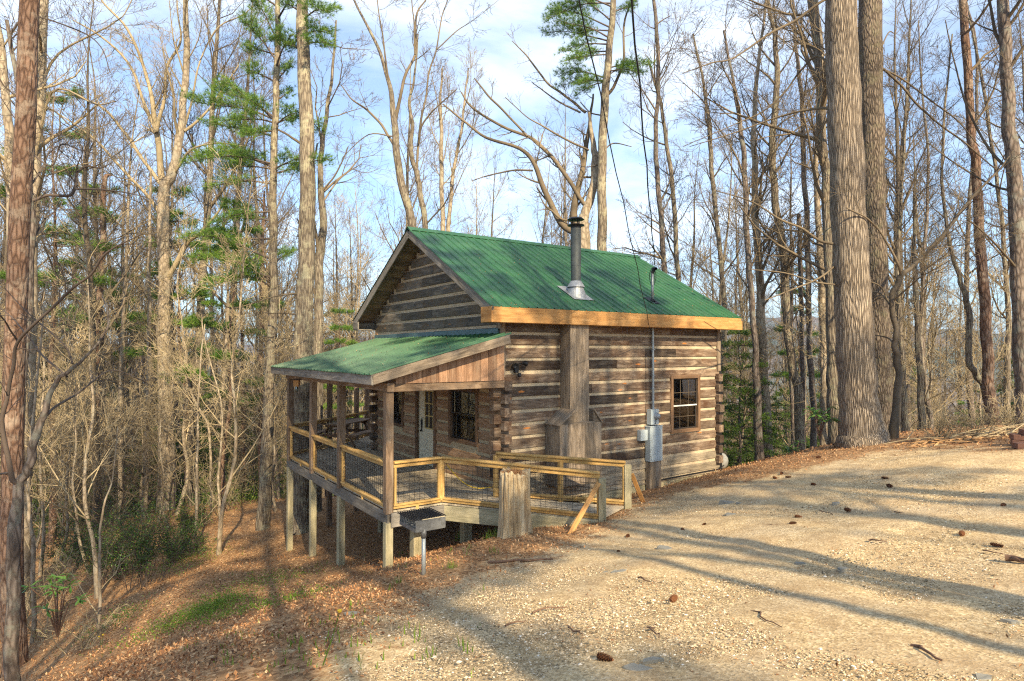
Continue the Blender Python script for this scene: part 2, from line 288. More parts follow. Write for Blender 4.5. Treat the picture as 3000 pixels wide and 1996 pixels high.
def m_ground():
    n = NT('ground_soil'); p = n.pos(); lit = n.attr('rnd').outputs['Fac']
    fine = n.noise(p, 55, 4, .75); mid = n.noise(p, 9, 6, .7); big = n.noise(p, .9, 5, .6)
    vr = n.vor(p, 52, 1); vc = vr.outputs['Color']; vb = n.vor(p, 21, 1)
    g = n.ramp(n.math('ADD', n.math('MULTIPLY', fine, .6), n.math('MULTIPLY', mid, .4)), [(.30, (.20, .14, .07)), (.46, (.48, .345, .175)), (.62, (.72, .55, .305))])
    g = n.mix(.62, g, n.ramp(vc, [(.05, (.10, .075, .045)), (.3, (.34, .25, .135)), (.6, (.62, .46, .25)), (.92, (.88, .73, .49))])); g = n.mix(n.ramp(vb.outputs['Distance'], [(.16, (.65,)*3), (.24, (0,)*3)]), g, n.ramp(vb.outputs['Color'], [(.1, (.20, .16, .11)), (.5, (.54, .43, .27)), (.9, (.74, .63, .45))]))
    g = n.mix(n.ramp(big, [(.45, (0,)*3), (.7, (.35,)*3)]), g, (.30, .27, .23))
    g = n.mix(n.ramp(n.noise(p, 2.6, 7, .75), [(.42, (0,)*3), (.66, (.75,)*3)]), g, (.30, .205, .11))
    v2 = n.vor(p, 24, 1)
    l = n.ramp(v2.outputs['Color'], [(.1, (.14, .07, .032)), (.45, (.33, .185, .082)), (.8, (.50, .30, .15)), (1, (.62, .45, .26))])
    l = n.mix(n.ramp(mid, [(.35, (.5,)*3), (.6, (0,)*3)]), l, (.12, .075, .045))
    k = n.ramp(n.math('ADD', lit, n.math('MULTIPLY', n.math('SUBTRACT', n.noise(p, 2.2, 8, .8), .5), 1.9)), [(.40, (0,)*3), (.60, (1,)*3)])
    c = n.mix(k, g, l); d = n.N.new('ShaderNodeVectorMath')
    n.col(c).bump(n.math('ADD', n.math('MULTIPLY', fine, .5), n.math('MULTIPLY', vr.outputs['Distance'], .5)), .5, .012).rough(.95); n.p.inputs['Specular IOR Level'].default_value = .15
    return n.m
M['ground'] = m_ground()
def m_hill():
    n = NT('forested_hillside'); p = n.pos(); f = n.noise(n.mp(p, (.06, .06, .10)), 1, 8, .75); g = n.noise(p, .008, 5, .6)
    c = n.ramp(f, [(.3, (.10, .075, .055)), (.6, (.22, .17, .125)), (.75, (.30, .24, .18))]); c = n.mix(n.ramp(g, [(.5, (0,)*3), (.6, (.7,)*3)]), c, (.05, .09, .035))
    return n.col(c).bump(f, 1., 6.).rough(1.).m
M['hill'] = m_hill()

# ------------------------------------------------------------------ ground and hills
BP = np.array([gpx(*p)[:2] for p in ((820,2150),(930,1990),(1030,1890),(1120,1815),(1260,1735),(1420,1685),(1590,1625),(1740,1565),(1830,1520),(1860,1490),(1960,1450),(2110,1425),(2300,1385),(2480,1350),(2640,1316),(2960,1320))])
BP = np.vstack([[-4.5, -3], BP, BP[-1]+(BP[-1]-BP[-2])*4])
def litter(X, Y):
    X = np.asarray(X, float); Y = np.asarray(Y, float); best = np.full(X.shape, 1e9); sg = np.zeros(X.shape)
    for a, b in zip(BP[:-1], BP[1:]):
        d = b-a; t = np.clip(((X-a[0])*d[0]+(Y-a[1])*d[1])/(d@d), 0, 1); dx = X-a[0]-t*d[0]; dy = Y-a[1]-t*d[1]; q = np.hypot(dx, dy)
        m = q < best; best = np.where(m, q, best); sg = np.where(m, np.sign(d[0]*dy-d[1]*dx), sg)
    return np.clip(.5+sg*best/2.6, 0, 1)
def ground():
    t = np.linspace(-1, 1, 460); k = 6.2
    gx = np.sinh(t*k)/math.sinh(k)*1700; gy = np.sinh(t*k)/math.sinh(k)*1700+9
    X, Y = np.meshgrid(gx, gy); Z = hgt(X, Y); rs = np.random.RandomState(3)
    near = np.exp(-np.hypot(X, Y-9)/25)
    for sc, am in ((1.3, .035), (3.1, .018), (7.3, .008)):
        a, b, c, e = rs.rand(4)*6; Z = Z+am*near*(np.sin(X*sc+a+1.3*np.sin(Y*sc*.7+b))*np.sin(Y*sc+c+1.1*np.sin(X*sc*.8+e)))
    n = len(gx); i = np.arange(n-1)[:, None]*n+np.arange(n-1)[None]; f = np.stack([i, i+1, i+n+1, i+n], -1).reshape(-1, 4)
    m = MB(); m.add(np.stack([X, Y, Z], -1).reshape(-1, 3), [f], None, litter(X, Y).ravel())
    tag(m.build('ground', M['ground'], smooth=True), kind='structure')
ground()
def ridge(az0, az1, dist, h, seed, depth=260, name='hills'):
    rs = np.random.RandomState(seed); n = 140; m = 14; az = np.radians(np.linspace(az0, az1, n)); V = []
    prof = sum(np.sin(az*fr+rs.rand()*6)*am for fr, am in ((5, .35), (11, .2), (23, .1), (61, .03), (130, .018)))
    edge = np.clip(np.minimum(np.arange(n), np.arange(n)[::-1])/12, 0, 1)
    for j in range(m):
        q = j/(m-1); r = dist+(q-.5)*depth*2; hh = -48+(h+48)*(1+prof*.35)*edge*math.sin(math.pi*min(1, q*1.0))**1.0
        V.append(np.stack([np.sin(az)*r, np.cos(az)*r, hh+rs.randn(n)*1.2*math.sin(math.pi*q)], -1))
    V = np.array(V).reshape(-1, 3); i = np.arange(m-1)[:, None]*n+np.arange(n-1)[None]; f = np.stack([i, i+1, i+n+1, i+n], -1).reshape(-1, 4)
    b = MB(); b.add(V, [f]); return tag(b.build(name, M['hill'], smooth=True), kind='structure')
ridge(-75, 20, 620, 2, 4); ridge(-10, 80, 900, 34, 9, 330); ridge(-80, 85, 1350, 30, 12, 250)
# ------------------------------------------------------------------ the cabin
cabin = empty('log_cabin', P0, R(34.51))
tag(cabin, 'log cabin with green metal roofs, tan chinking and a fenced front porch on tall posts', 'cabin')
WD, LN, ZR, SLP, VM = 6.944, 7.328, 6.107, .562, 3.472
GO, EO, RO = .52, .446, .36
def zroof(v): return ZR-SLP*abs(v-VM)
def fr(ax): return (lambda s, d, z: (s, -d, z)) if ax == 0 else (lambda s, d, z: (-d, s, z))
def bx(m, f, s, d, z, ax=0, rnd=None, wa=0):   # box in a wall frame; ax 0 along the wall, 2 vertical
    return m.box(f(s[0], d[0], z[0]), f(s[1], d[1], z[1]), ax=2 if ax == 2 else wa, rnd=rnd)
ROW = .2825; C0 = 3.36
def cuts(a, b, ops, z0, z1):
    iv = [(a, b)]
    for o0, o1, q0, q1 in ops:
        if z1 > q0 and z0 < q1:
            nv = []
            for x, y in iv:
                if o0 > x: nv.append((x, min(y, o0)))
                if o1 < y: nv.append((max(x, o1), y))
            iv = [q for q in nv if q[1]-q[0] > .01]
    return iv
def log_wall(name, wa, s0, s1, z0, top, ops, mat, cmat, off, origin=0., sign=1, shift=0.):
    f0 = fr(wa); f = lambda s, d, z: tuple(np.array(f0(s, d*sign, z))+(np.array((0, origin, 0)) if wa == 0 else np.array((origin, 0, 0))))
    m = MB(); c = MB(); lw = MB(); rs = random.Random(off); k = -12
    while True:
        zt = C0+shift-ROW*k-.036+rs.uniform(-.006, .006); zb = C0+shift-ROW*(k+1)+.036+rs.uniform(-.006, .006); k += 1
        if zt <= z0: break
        zb = max(zb, z0); a, b = s0, s1
        if zb > ZR: continue
        if top:
            zz = zt
            if zz > top(s0)-.12 or zz > top(s1)-.12:
                half = (ZR-.13-zz)/SLP; a = max(a, VM-half); b = min(b, VM+half)
                if b-a < .2: continue
        elif zb > 3.62: continue
        for x, y in cuts(a, b, ops, zb+.01, zt-.01):
            while x < y-.01:
                e = min(y, x+rs.uniform(.9, 3.2)); e = y if y-e < .35 else e
                pr = rs.uniform(0, .007); bx(lw if zt < .42 and wa == 0 and off == 5 else m, f, (x+.0015, e-.0015), (pr, -.13), (zb+rs.uniform(-.004, .006), zt-rs.uniform(-.004, .006)), wa=wa, rnd=rs.random()); x = e
    o = m.build(name, mat, cabin)
    if lw.n: lw.build('lower_logs', M['log_low'], o)
    zz = z0
    while True:
        zt = zz+.14
        if not top and zt > 3.62: zt = 3.62
        a, b = s0+.02, s1-.02
        if top and zt > top(s0)-.12:
            half = (ZR-.13-zt)/SLP; a = max(a, VM-half); b = min(b, VM+half)
            if b-a < .2: break
        for x, y in cuts(a, b, ops, zz+.005, zt-.005): bx(c, f, (x, y), (-.024, -.12), (zz, zt), wa=wa, rnd=.5)
        zz = zt
        if not top and zz >= 3.61: break
    c.build('chinking', cmat, o); return o
WIN = (5.38, 6.43, .87, 2.26); GW = (.93, 2.2, .88, 2.06); DR = (3.05, 4.02, 0, 2.10); GW2 = (4.95, 6.1, .9, 2.06)
log_wall('log_wall', 0, 0, LN, -.39, None, [WIN], M['log'], M['chink'], 5)
lo = [GW, DR, GW2]
w2 = log_wall('log_wall', 1, 0, WD, -.39, zroof, lo+[(-1, 9, 2.52, 9)], M['log_porch'], M['chink_porch'], 8, shift=.14)
w2b = log_wall('gable_wall', 1, 0, WD, 2.52, zroof, [], M['log_gable'], M['chink'], 9, shift=.14)
log_wall('log_wall', 0, 0, LN, -.39, None, [], M['log_porch'], M['chink_porch'], 11, origin=WD, sign=-1)
log_wall('log_wall', 1, 0, WD, -.39, zroof, [], M['log'], M['chink'], 12, origin=LN, sign=-1)
m = MB(); m.box((.16, .16, -.05), (LN-.16, WD-.16, 0)); m.box((3.9, .2, 0), (4.0, WD-.2, 2.6)); m.build('floor', M['interior'], cabin)
m = MB(); rs = random.Random(2)          # notched log ends at the corners
for k in range(14):
    zc = C0-ROW*(k+.5)
    if zc > 2.35 or zc < -.3: continue
    lz = (zc-.1, zc+.1); gz = (zc+.145-.1, zc+.145+.1); j = lambda: rs.uniform(-.02, .03)
    if zc > .3:
        m.box((-.17-j(), -.012, lz[0]), (-.004, .17, lz[1]), ax=0); m.box((-.012, -.16-j(), gz[0]), (.17, -.004, gz[1]), ax=1)
    m.box((-.17-j(), WD-.17, lz[0]), (-.004, WD+.01, lz[1]), ax=0)
    m.box((LN-.17, -.13-j(), gz[0]), (LN+.01, -.004, gz[1]), ax=1)
each(m, 'log_end', M['log'], cabin)
m = MB(); m.box((-.03, -.035, 2.42), (.10, .0, 3.59), ax=2); m.box((LN-.1, -.03, 2.42), (LN+.03, 0, 3.59), ax=2); m.box((-.035, -.03, 3.45), (-.001, .12, 3.62), ax=2)
each(m, 'corner_board', M['chase'], cabin)
m = MB(); m.box((2.3, .02, -.62), (LN, .12, -.40), ax=0); m.build('sill_beam', M['greenpost'], cabin)
def ribs(fu, s0, s1, e0, e1, pitch, name, mat, parent, nn=7):   # ribbed sheet: profile along s, running from e0 to e1
    m = MB(); xs = []; s = s0
    while s < s1:
        for dx, dz in ((0, 0), (.012, .026), (.034, .026), (.046, 0), (pitch*.36, 0), (pitch*.39, .006), (pitch*.45, .006), (pitch*.48, 0), (pitch*.66, 0), (pitch*.69, .006), (pitch*.75, .006), (pitch*.78, 0)):
            if s+dx < s1: xs.append((s+dx, dz))
        s += pitch
    xs.append((s1, 0)); rows = []
    for lift in (0, -.008):
        for q in range(nn):
            t = q/(nn-1); rows += [fu(x, e0+(e1-e0)*t, dz+lift+.004*math.sin(x*3.1+t*5)) for x, dz in xs]
    n = len(xs); i = np.arange(nn-1)[:, None]*n+np.arange(n-1)[None]; f = np.stack([i, i+1, i+n+1, i+n], -1).reshape(-1, 4)
    e = [(k, k+1, nn*n+k+1, nn*n+k) for k in range(n-1)]+[((nn-1)*n+k, (nn-1)*n+k+1, (2*nn-1)*n+k+1, (2*nn-1)*n+k) for k in range(n-1)]
    m.add(rows, [f, f+nn*n, np.array(e)]); return m.build(name, mat, parent)
roof = ribs(lambda s, e, dz: (s, e, zroof(e)+dz), -GO-.04, LN+RO+.03, VM, -EO-.04, .23, 'roof', M['roof'], cabin)
ribs(lambda s, e, dz: (s, e, zroof(e)+dz), -GO-.04, LN+RO+.03, VM, WD+EO+.04, .23, 'roof_sheet', M['roof'], roof)
m = MB(); pr = [(VM-.16, -.16*SLP+.022), (VM-.15, -.15*SLP+.032), (VM, .045), (VM+.15, -.15*SLP+.032), (VM+.16, -.16*SLP+.022)]
vv = [(x, v, ZR+z) for x in (-GO-.05, LN+RO+.04) for v, z in pr]; m.add(vv, [np.array([(i, i+1, 5+i+1, 5+i) for i in range(4)])]); m.build('ridge_cap', M['roof'], roof)
m = MB()     # sheathing and soffit boards under the sheets
for sgn in (-1, 1):
    for k in range(26):
        a = .03+k*.157; b = a+.152
        if a > VM+EO-.1: break
        b = min(b, VM+EO-.03); q = lambda d: (VM+sgn*d, ZR-SLP*d-.055)
        (v0, z0), (v1, z1) = q(a), q(b); m.bar((-GO+.03, (v0+v1)/2, (z0+z1)/2), (LN+RO-.03, (v0+v1)/2, (z0+z1)/2), math.hypot(v1-v0, z1-z0), .03, up=(0, sgn*SLP, 1))
m.build('soffit_board', M['postw'], roof)
for u0 in (-GO, LN+RO):
    m = MB()
    for sgn in (-1, 1):
        q = lambda d, dz=0: np.array((u0, VM+sgn*d, ZR-SLP*d-.125+dz)); mid = 2.15
        m.bar(q(.012), q(mid-.002), .038, .205, up=(0, sgn*SLP, 1)); m.bar(q(mid+.002), q(VM+EO+.02), .038, .205, up=(0, sgn*SLP, 1))
    each(m, 'rake_board', M['grey'], roof)
ZE = zroof(-EO)
m = MB()
for a, b in ((-GO+.03, 1.56), (1.563, 2.32), (2.323, 4.3), (4.303, 7.1), (7.103, LN+RO+.03)): m.box((a, -EO-.035, ZE-.35), (b, -EO-.003, ZE-.025), ax=0)
m.box((-GO-.022, -EO-.035, ZE-.345), (-GO+.028, -.07, ZE-.022), ax=1)
each(m, 'fascia_board', M['newwood'], roof)
m = MB(); m.box((-GO+.03, -EO+.0, ZE-.34), (LN+RO, -.04, ZE-.32), ax=0); m.box((LN+RO-.03, -EO, ZE-.33), (LN+RO, -.0, ZE-.02), ax=1); m.build('eave_soffit', M['newwood'], roof)
m = MB(); m.box((-GO-.02, WD+.06, ZE-.30), (-.02, WD+EO, ZE-.27), ax=0); m.box((-GO-.03, WD+.04, ZE-.27), (-GO+.01, WD+EO+.01, ZE-.05), ax=1); m.box((-GO, WD+EO, ZE-.27), (LN+RO, WD+EO+.03, ZE-.03), ax=0); m.build('eave_return', M['grey'], roof)
m = MB(); m.box((-.05, .05, 3.335), (-.008, WD-.05, 3.46), ax=1); m.build('flashing', M['flash'], cabin)
# porch roof
PU0, PZ0, PSL = -3.06, 2.56, .79/3.06
zp = lambda u: PZ0+(u-PU0)*PSL
proof = ribs(lambda s, e, dz: (e, s, zp(e)+dz), -.48, WD-.10, -.05, PU0-.05, .23, 'porch_roof', M['roof'], cabin)
m = MB()
m.bar((PU0+.0, -.46, zp(PU0)-.11), (-.08, -.46, zp(-.08)-.11), .04, .185)
m.bar((PU0+.0, 6.80, zp(PU0)-.11), (-.08, 6.80, zp(-.08)-.11), .04, .185); each(m, 'rake_board', M['chase'], proof)
m = MB(); m.box((PU0-.02, -.48, zp(PU0)-.205), (PU0+.018, 3.1, zp(PU0)-.015), ax=1); m.box((PU0-.02, 3.103, zp(PU0)-.205), (PU0+.018, 6.83, zp(PU0)-.015), ax=1); each(m, 'fascia_board', M['grey'], proof)
m = MB()
for k in range(20): m.box((PU0+.02+k*.15, -.43, 0), (PU0+.165+k*.15, 6.78, .022), ax=1)
o = m.build('roof_deck', M['postw'], proof)
for v in o.data.vertices: v.co.z += zp(v.co.x)-.05
m = MB()
for k in range(12): m.bar((PU0+.06, -.1+k*.61, zp(PU0+.06)-.12), (-.06, -.1+k*.61, zp(-.06)-.12), .04, .13)
m.box((-2.70, -.3, 2.22), (-2.56, 6.75, 2.37), ax=1); m.build('rafter', M['postw'], proof)
m = MB(); u = -2.50; rs = random.Random(4)
while u < -.06:
    w = rs.uniform(.17, .20); e = min(u+w, -.03); j = rs.uniform(0, .006)
    m.prism([(u+.003, -.215-j, 2.355), (e-.003, -.215-j, 2.355), (e-.003, -.215-j, zp(e)-.06), (u+.003, -.215-j, zp(u)-.06)], (0, .022, 0), rs.random()); 
    i0 = m.n-8; g = m.g[-1].copy(); g = g[:, [2, 0, 1]]+np.array([u*31, u*7, 0], np.float32); m.g[-1] = g; u = e
m.build('gable_board', M['infill'], proof)
m = MB(); m.box((-2.66, -.19, 2.20), (-.03, -.08, 2.35), ax=0); m.build('beam', M['postw'], proof)
# deck
POSTS = [(-2.62, -.165), (-2.62, 2.42), (-2.62, 4.47), (-2.62, 6.56)]
def ground_local(u, v): p = uv(u, v); return hz(p[0], p[1])
for i, (u, v) in enumerate(POSTS):
    m = MB(); a = .15; g = ground_local(u, v)-.3
    m.box((u-a/2, v-a/2, -.05), (u+a/2, v+a/2, 2.25 if i else 2.3), ax=2)
    o = m.build('porch_post', M['postw'], cabin)
    m = MB(); a = .146; m.box((u-a/2, v-a/2, g), (u+a/2, v+a/2, -.22), ax=2); m.build('lower_post', M['greenpost'], o)
BK = [(-2.62, 6.85), (-1.05, 8.02), (.22, 9.12), (.85, 9.8), (3.0, 9.8)]
for u, v in BK[1:]:
    m = MB(); m.box((u-.07, v-.07, -1.0-1.8), (u+.07, v+.07, 2.7), ax=2); m.build('porch_post', M['postw'], cabin)
def back_v(u):
    for (a, b), (c, d) in zip(BK[:-1], BK[1:]):
        if a <= u <= c: return b+(d-b)*(u-a)/(c-a)
    return BK[-1][1] if u > 0 else 6.8
m = MB(); u = -2.60; rs = random.Random(6)
while u < 3.0:
    w = .14; vb = back_v(u+w/2)-.02; va = -.22 if u < -.02 else WD+.03
    x = va
    while x < vb-.05: e = min(vb, x+rs.uniform(2.2, 3.6)); m.box((u, x+.002, -.032), (u+w-.006, e-.002, rs.uniform(-.001, .001)), ax=1); x = e
    u += w
deck = m.build('deck', M['deckw'], cabin)
m = MB(); m.box((-2.66, -.22, -.255), (-2.615, 6.72, -.034), ax=1); m.bar((-2.64, 6.78, -.145), (-1.05, 8.02, -.145), .04, .22); m.bar((-1.05, 8.02, -.145), (.22, 9.12, -.145), .04, .22)
m.box((-2.60, -.275, -.30), (-1.50, -.235, -.034), ax=0); each(m, 'rim_board', M['grey'], deck)
m = MB()
for k in range(1, 13): m.box((-2.6, .3+k*.5, -.24), (-.1, .34+k*.5, -.034), ax=0)
each(m, 'joist', M['postw'], deck)
def pier(u, v, w=.2): m = MB(); m.box((u-w/2, v-w/2, ground_local(u, v)-.2), (u+w/2, v+w/2, -.24), ax=2); m.build('support_post', M['greenpost'], deck)
for u, v in ((-.5, .6), (-.4, 3.0), (-.4, 5.4), (-1.7, .55)): pier(u, v)
def rail_bay(p0, p1, z0, z1, cap=True, hb=.05, ht=.83, rnd=random.Random(3)):
    p0 = np.array((*p0, z0), float); p1 = np.array((*p1, z1), float); d = p1-p0; L = np.linalg.norm(d); Z = lambda h: np.array((0, 0, h))
    root = MB()
    root.bar(p0+Z(ht+.06), p1+Z(ht+.06), .14, .038); o = root.build('railing', M['yellow'], cabin)
    m = MB(); m.bar(p0+Z(ht), p1+Z(ht), .045, .085); m.build('top_rail', M['yellow'], o)
    m = MB(); m.bar(p0+Z(hb+.045), p1+Z(hb+.045), .09, .038); m.bar(p0+Z(hb), p1+Z(hb), .045, .055)
    q = p0+d*.5; m.box(tuple(q+np.array((-.03, -.03, -.12-0.0))), tuple(q+np.array((.03, .03, hb-.01))), ax=2); m.build('bottom_rail', M['yellow'], o)
    m = MB()
    for t in (.035/L, 1-.035/L): q = p0+d*t; m.bar(q+Z(hb+.065), q+Z(ht-.043), .07, .042, up=(d[0], d[1], 0))
    each(m, 'upright', M['yellow'], o)
    T = Tubes(); n = max(2, int(L/.1)); r = .0036
    for k in range(1, n): q = p0+d*(k/n); T.add([q+Z(hb+.06), q+Z(ht-.04)], [r, r], 4)
    for k in range(8): h = hb+.10+k*(ht-hb-.16)/7; T.add([p0+Z(h), p1+Z(h)], [r, r], 4)
    T.build('wire_mesh', M['wire'], o); return o
for k in range(3): rail_bay((-2.615, POSTS[k][1]+.075), (-2.615, POSTS[k+1][1]-.075), 0, 0)
rail_bay((-2.54, -.21), (-1.56, -.21), 0, 0)
A0, A1, B0, B1 = np.array((-1.52, -.20)), np.array((.72, -2.29)), np.array((-.36, -.36)), np.array((1.83, -1.84))
zA = -.22
ra = rail_bay(A0, A1, 0, zA); rb = rail_bay(B0, B1, 0, -.19)
rail_bay(BK[0], BK[1], 0, 0); rail_bay(BK[1], BK[2], 0, 0); rail_bay(BK[2], BK[3], 0, 0); rail_bay(BK[3], BK[4], 0, 0)
m = MB(); m.bar((-1.54, -.2, .06), (-1.54, -.2, .85), .09, .09); q = (B0+B1)/2; m.bar((*q, -.35), (*q, .72), .09, .09); m.bar((*B0, -.2), (*B0, .84), .09, .09, up=(1, 0, 0)); each(m, 'rail_post', M['yellow'], cabin)
dirA = (A1-A0)/np.linalg.norm(A1-A0); dirB = (B1-B0)/np.linalg.norm(B1-B0)
for E0, dr, hh in ((A1, dirA, .57), (B1, dirB, .64)):
    e = E0+dr*.05; m = MB(); m.bar((*e, -.75), (*e, hh), .14, .14, up=(dr[0], dr[1], 0)); m.build('end_post', M['greenpost'], cabin)
def brace(e, px, z1): 
    g = gpx(*px); loc = np.array([(g-P0)@U3, (g-P0)@V3]); m = MB(); m.bar((*e, z1), (*loc, g[2]-.05), .09, .038, up=(1, 1, 0)); m.build('brace', M['newwood'], cabin)
brace(A1+dirA*.0+np.array((-.08, -.06)), (1665, 1566), .50); brace(B1+dirB*.14, (1886, 1470), .45)
m = MB(); n = 24
for k in range(n):
    t0, t1 = k/n+.001, (k+1)/n-.001; a, b = A0+(A1-A0)*t0, A0+(A1-A0)*t1; c, d = B0+(B1-B0)*t1, B0+(B1-B0)*t0; z0, z1 = -.2*t0, -.2*t1
    m.prism([(*a, z0-.03), (*b, z1-.03), (*c, z1-.03), (*d, z0-.03)], (0, 0, .03), random.Random(k).random())
m.prism([(A0[0], A0[1], -.032), (B0[0], B0[1], -.032), (B0[0], -.224, -.032), (A0[0], -.18, -.032)], (0, 0, .031), .4)
ramp_o = m.build('ramp', M['deckw'], cabin)
m = MB(); m.bar((*(A0+(.02, -.04)), -.19), (*(A1+(0, -.04)), -.36), .05, .29); m.bar((*(B0), -.17), (*(B1), -.33), .05, .26); each(m, 'ramp_beam', M['greenpost'], ramp_o)
# windows and door
def window(ax, s0, s1, z0, z1, split, curtain=False, grid=True, trimw=.09):
    f = fr(ax); m = MB(); t = trimw
    bx(m, f, (s0-t, s0), (.03, -.1), (z0-t, z1+t), 2); bx(m, f, (s1, s1+t), (.03, -.1), (z0-t, z1+t), 2)
    bx(m, f, (s0, s1), (.032, -.1), (z1, z1+t), wa=ax); bx(m, f, (s0, s1), (.034, -.1), (z0-t, z0), wa=ax)
    o = m.build('window', M['trim'], cabin); m = MB(); w = .035
    for a, b, c, d, dd in ((s0, s1, split-.02, z1, 0), (s0, s1, z0, split+.02, -.025)):
        bx(m, f, (a, a+w), (-.02+dd, -.05+dd), (c, d), 2); bx(m, f, (b-w, b), (-.02+dd, -.05+dd), (c, d), 2); bx(m, f, (a, b), (-.018+dd, -.052+dd), (d-w, d), wa=ax); bx(m, f, (a, b), (-.018+dd, -.052+dd), (c, c+w), wa=ax)
    m.build('sash', M['dark'], o)
    if not ax: m = MB(); bx(m, f, (s0+.02, s1-.02), (-.012, -.017), (split-.022, split+.012), wa=ax); m.build('meeting_rail', M['white'], o)
    m = MB(); bx(m, f, (s0+w, s1-w), (-.034, -.038), (split, z1-w)); bx(m, f, (s0+w, s1-w), (-.059, -.063), (z0+w, split)); m.build('glass', M['glass'], o)
    if grid:
        m = MB()
        for c, d, dd in ((split, z1-w, 0), (z0+w, split, -.025)):
            for k in (1, 2): x = s0+(s1-s0)*k/3; bx(m, f, (x-.006, x+.006), (-.028+dd, -.033+dd), (c, d), 2)
            bx(m, f, (s0, s1), (-.0275+dd, -.0325+dd), ((c+d)/2-.006, (c+d)/2+.006), wa=ax)
        m.build('muntin', M['dark'] if ax else M['interior'], o)
    if curtain:
        m = MB(); xs = np.linspace(0, 1, 22); V = []
        for q in np.linspace(0, 1, 9):
            z = z1-.04-(z1-z0-.3)*q; wd = .13+.17*(1-math.sin(min(1, q*1.35)*math.pi*.62)) if q < .8 else .12
            V += [f(s0+.03+x*wd, -.10-.018*math.sin(x*26), z) for x in xs]
        i = np.arange(8)[:, None]*22+np.arange(21)[None]; m.add(V, [np.stack([i, i+1, i+23, i+22], -1).reshape(-1, 4)]); m.build('curtain', M['curtain'], o, True)
    return o
window(0, WIN[0]+.03, WIN[1]-.03, WIN[2]+.03, WIN[3]-.02, 1.53, curtain=True); window(1, GW[0]+.08, GW[1]-.01, GW[2]+.02, GW[3]-.03, 1.5); window(1, GW2[0]+.04, GW2[1]-.04, GW2[2]+.04, GW2[3]-.03, 1.49)
f = fr(1); m = MB()
bx(m, f, (2.95, 3.06), (.03, -.1), (0, 2.16), 2); bx(m, f, (4.02, 4.12), (.03, -.1), (0, 2.16), 2); bx(m, f, (3.06, 4.02), (.03, -.1), (2.07, 2.16), wa=1); dfm = m.build('door', M['trim'], cabin)
m = MB(); bx(m, f, (3.065, 3.98), (-.03, -.07), (.02, 2.065), 2, .5); m.build('door_leaf', M['cream'], dfm)
m = MB()
for k in (1,): bx(m, f, (3.13, 3.60), (-.012, -.029), (.97, .99), wa=1)
for z in (.975, 1.30, 1.62, 1.945): bx(m, f, (3.13, 3.61), (-.006, -.0285), (z-.014, z+.014), wa=1)
for s_ in (3.145, 3.37, 3.595): bx(m, f, (s_-.014, s_+.014), (-.008, -.0282), (.975, 1.945), 2)
m.build('lite_frame', M['gold'], dfm); m = MB(); bx(m, f, (3.15, 3.59), (-.02, -.0275), (.98, 1.94)); m.build('glass', M['dark'], dfm)
m = MB(); bx(m, f, (3.78, 3.80), (.0, -.0295), (.9, 1.2), 2); m.lathe((.02, 3.79, .88), [(.0, .0), (.02, 0), (.028, .03), (.02, .055), (0, .06)], 12, (-1, 0, 0)); m.box((-.01, 3.765, 1.02), (.029, 3.815, 1.16), ax=2); m.build('handle', M['black'], dfm)
# chimney chase, flue, mast, electrics
m = MB(); rs = random.Random(5)
def boards(m, u0, u1, v, z0, z1, n):
    e = np.linspace(u0, u1, n+1)
    for a, b in zip(e[:-1], e[1:]): m.box((a+.002, v, z0), (b-.002, v+.03, z1), ax=2, rnd=rs.random())
boards(m, 1.62, 2.18, -.36, 1.30, 3.60, 3); m.box((1.625, -.33, 1.3), (1.655, -.17, 3.6), ax=2); m.box((1.625, -.168, 1.3), (1.655, -.002, 3.6), ax=2); m.box((2.145, -.33, 1.3), (2.175, -.002, 3.6), ax=2)
boards(m, 1.19, 2.41, -.52, .02, 1.36, 5); m.box((1.195, -.49, .02), (1.225, -.25, 1.36), ax=2); m.box((1.195, -.248, .02), (1.225, -.002, 1.36), ax=2); m.box((2.375, -.49, .02), (2.405, -.002, 1.36), ax=2)
m.box((1.2, -.5, .0), (2.4, 0, .018), ax=0)
m.bar((1.17, -.27, 1.34), (1.625, -.27, 1.66), .54, .035, up=(0, 0, 1)); m.bar((2.43, -.27, 1.34), (2.18, -.27, 1.66), .54, .035, up=(0, 0, 1))
m.prism([(1.22, -.50, 1.36), (1.62, -.50, 1.36), (1.62, -.50, 1.63)], (0, .025, 0)); m.prism([(2.18, -.50, 1.36), (2.38, -.50, 1.36), (2.18, -.50, 1.63)], (0, .5, 0)); m.prism([(1.22, -.498, 1.36), (1.62, -.498, 1.36), (1.62, -.498, 1.60)], (0, .49, 0)); m.box((1.62, -.50, 1.36), (2.18, -.36, 1.38), ax=0)
m.build('chimney_chase', M['chase'], cabin)
FU, FV = 2.35, .3; zf = zroof(FV)
m = MB(); m.tube([(FU, FV, zf-.1), (FU, FV, zf+.7)], [.118, .118], 28, False); m.tube([(FU, FV, zf+.68), (FU, FV, zf+1.63)], [.122, .122], 28, False)
flue = m.build('flue_pipe', M['pipe'], cabin, True)
m = MB(); m.lathe((FU, FV, zf), [(.26, -.12), (.24, -.02), (.18, .16), (.125, .20)], 28); m.lathe((FU, FV, zf+.17), [(.215, 0), (.21, .015), (.125, .15)], 28)
sk = np.array([(FU-.3, FV-.3), (FU+.3, FV-.3), (FU+.3, FV+.35), (FU-.3, FV+.35)]); m.prism([(a, b, zroof(b)+.022) for a, b in sk], (0, 0, .004)); m.build('flue_flashing', M['steel'], flue, False)
m = MB(); zt = zf+1.63; m.lathe((FU, FV, zt), [(.125, -.05), (.125, 0), (.20, .012), (.205, .03), (.13, .05), (.10, .05)], 28); m.lathe((FU, FV, zt+.16), [(.0, -.02), (.19, -.01), (.205, .0), (.15, .045), (0, .07)], 28)
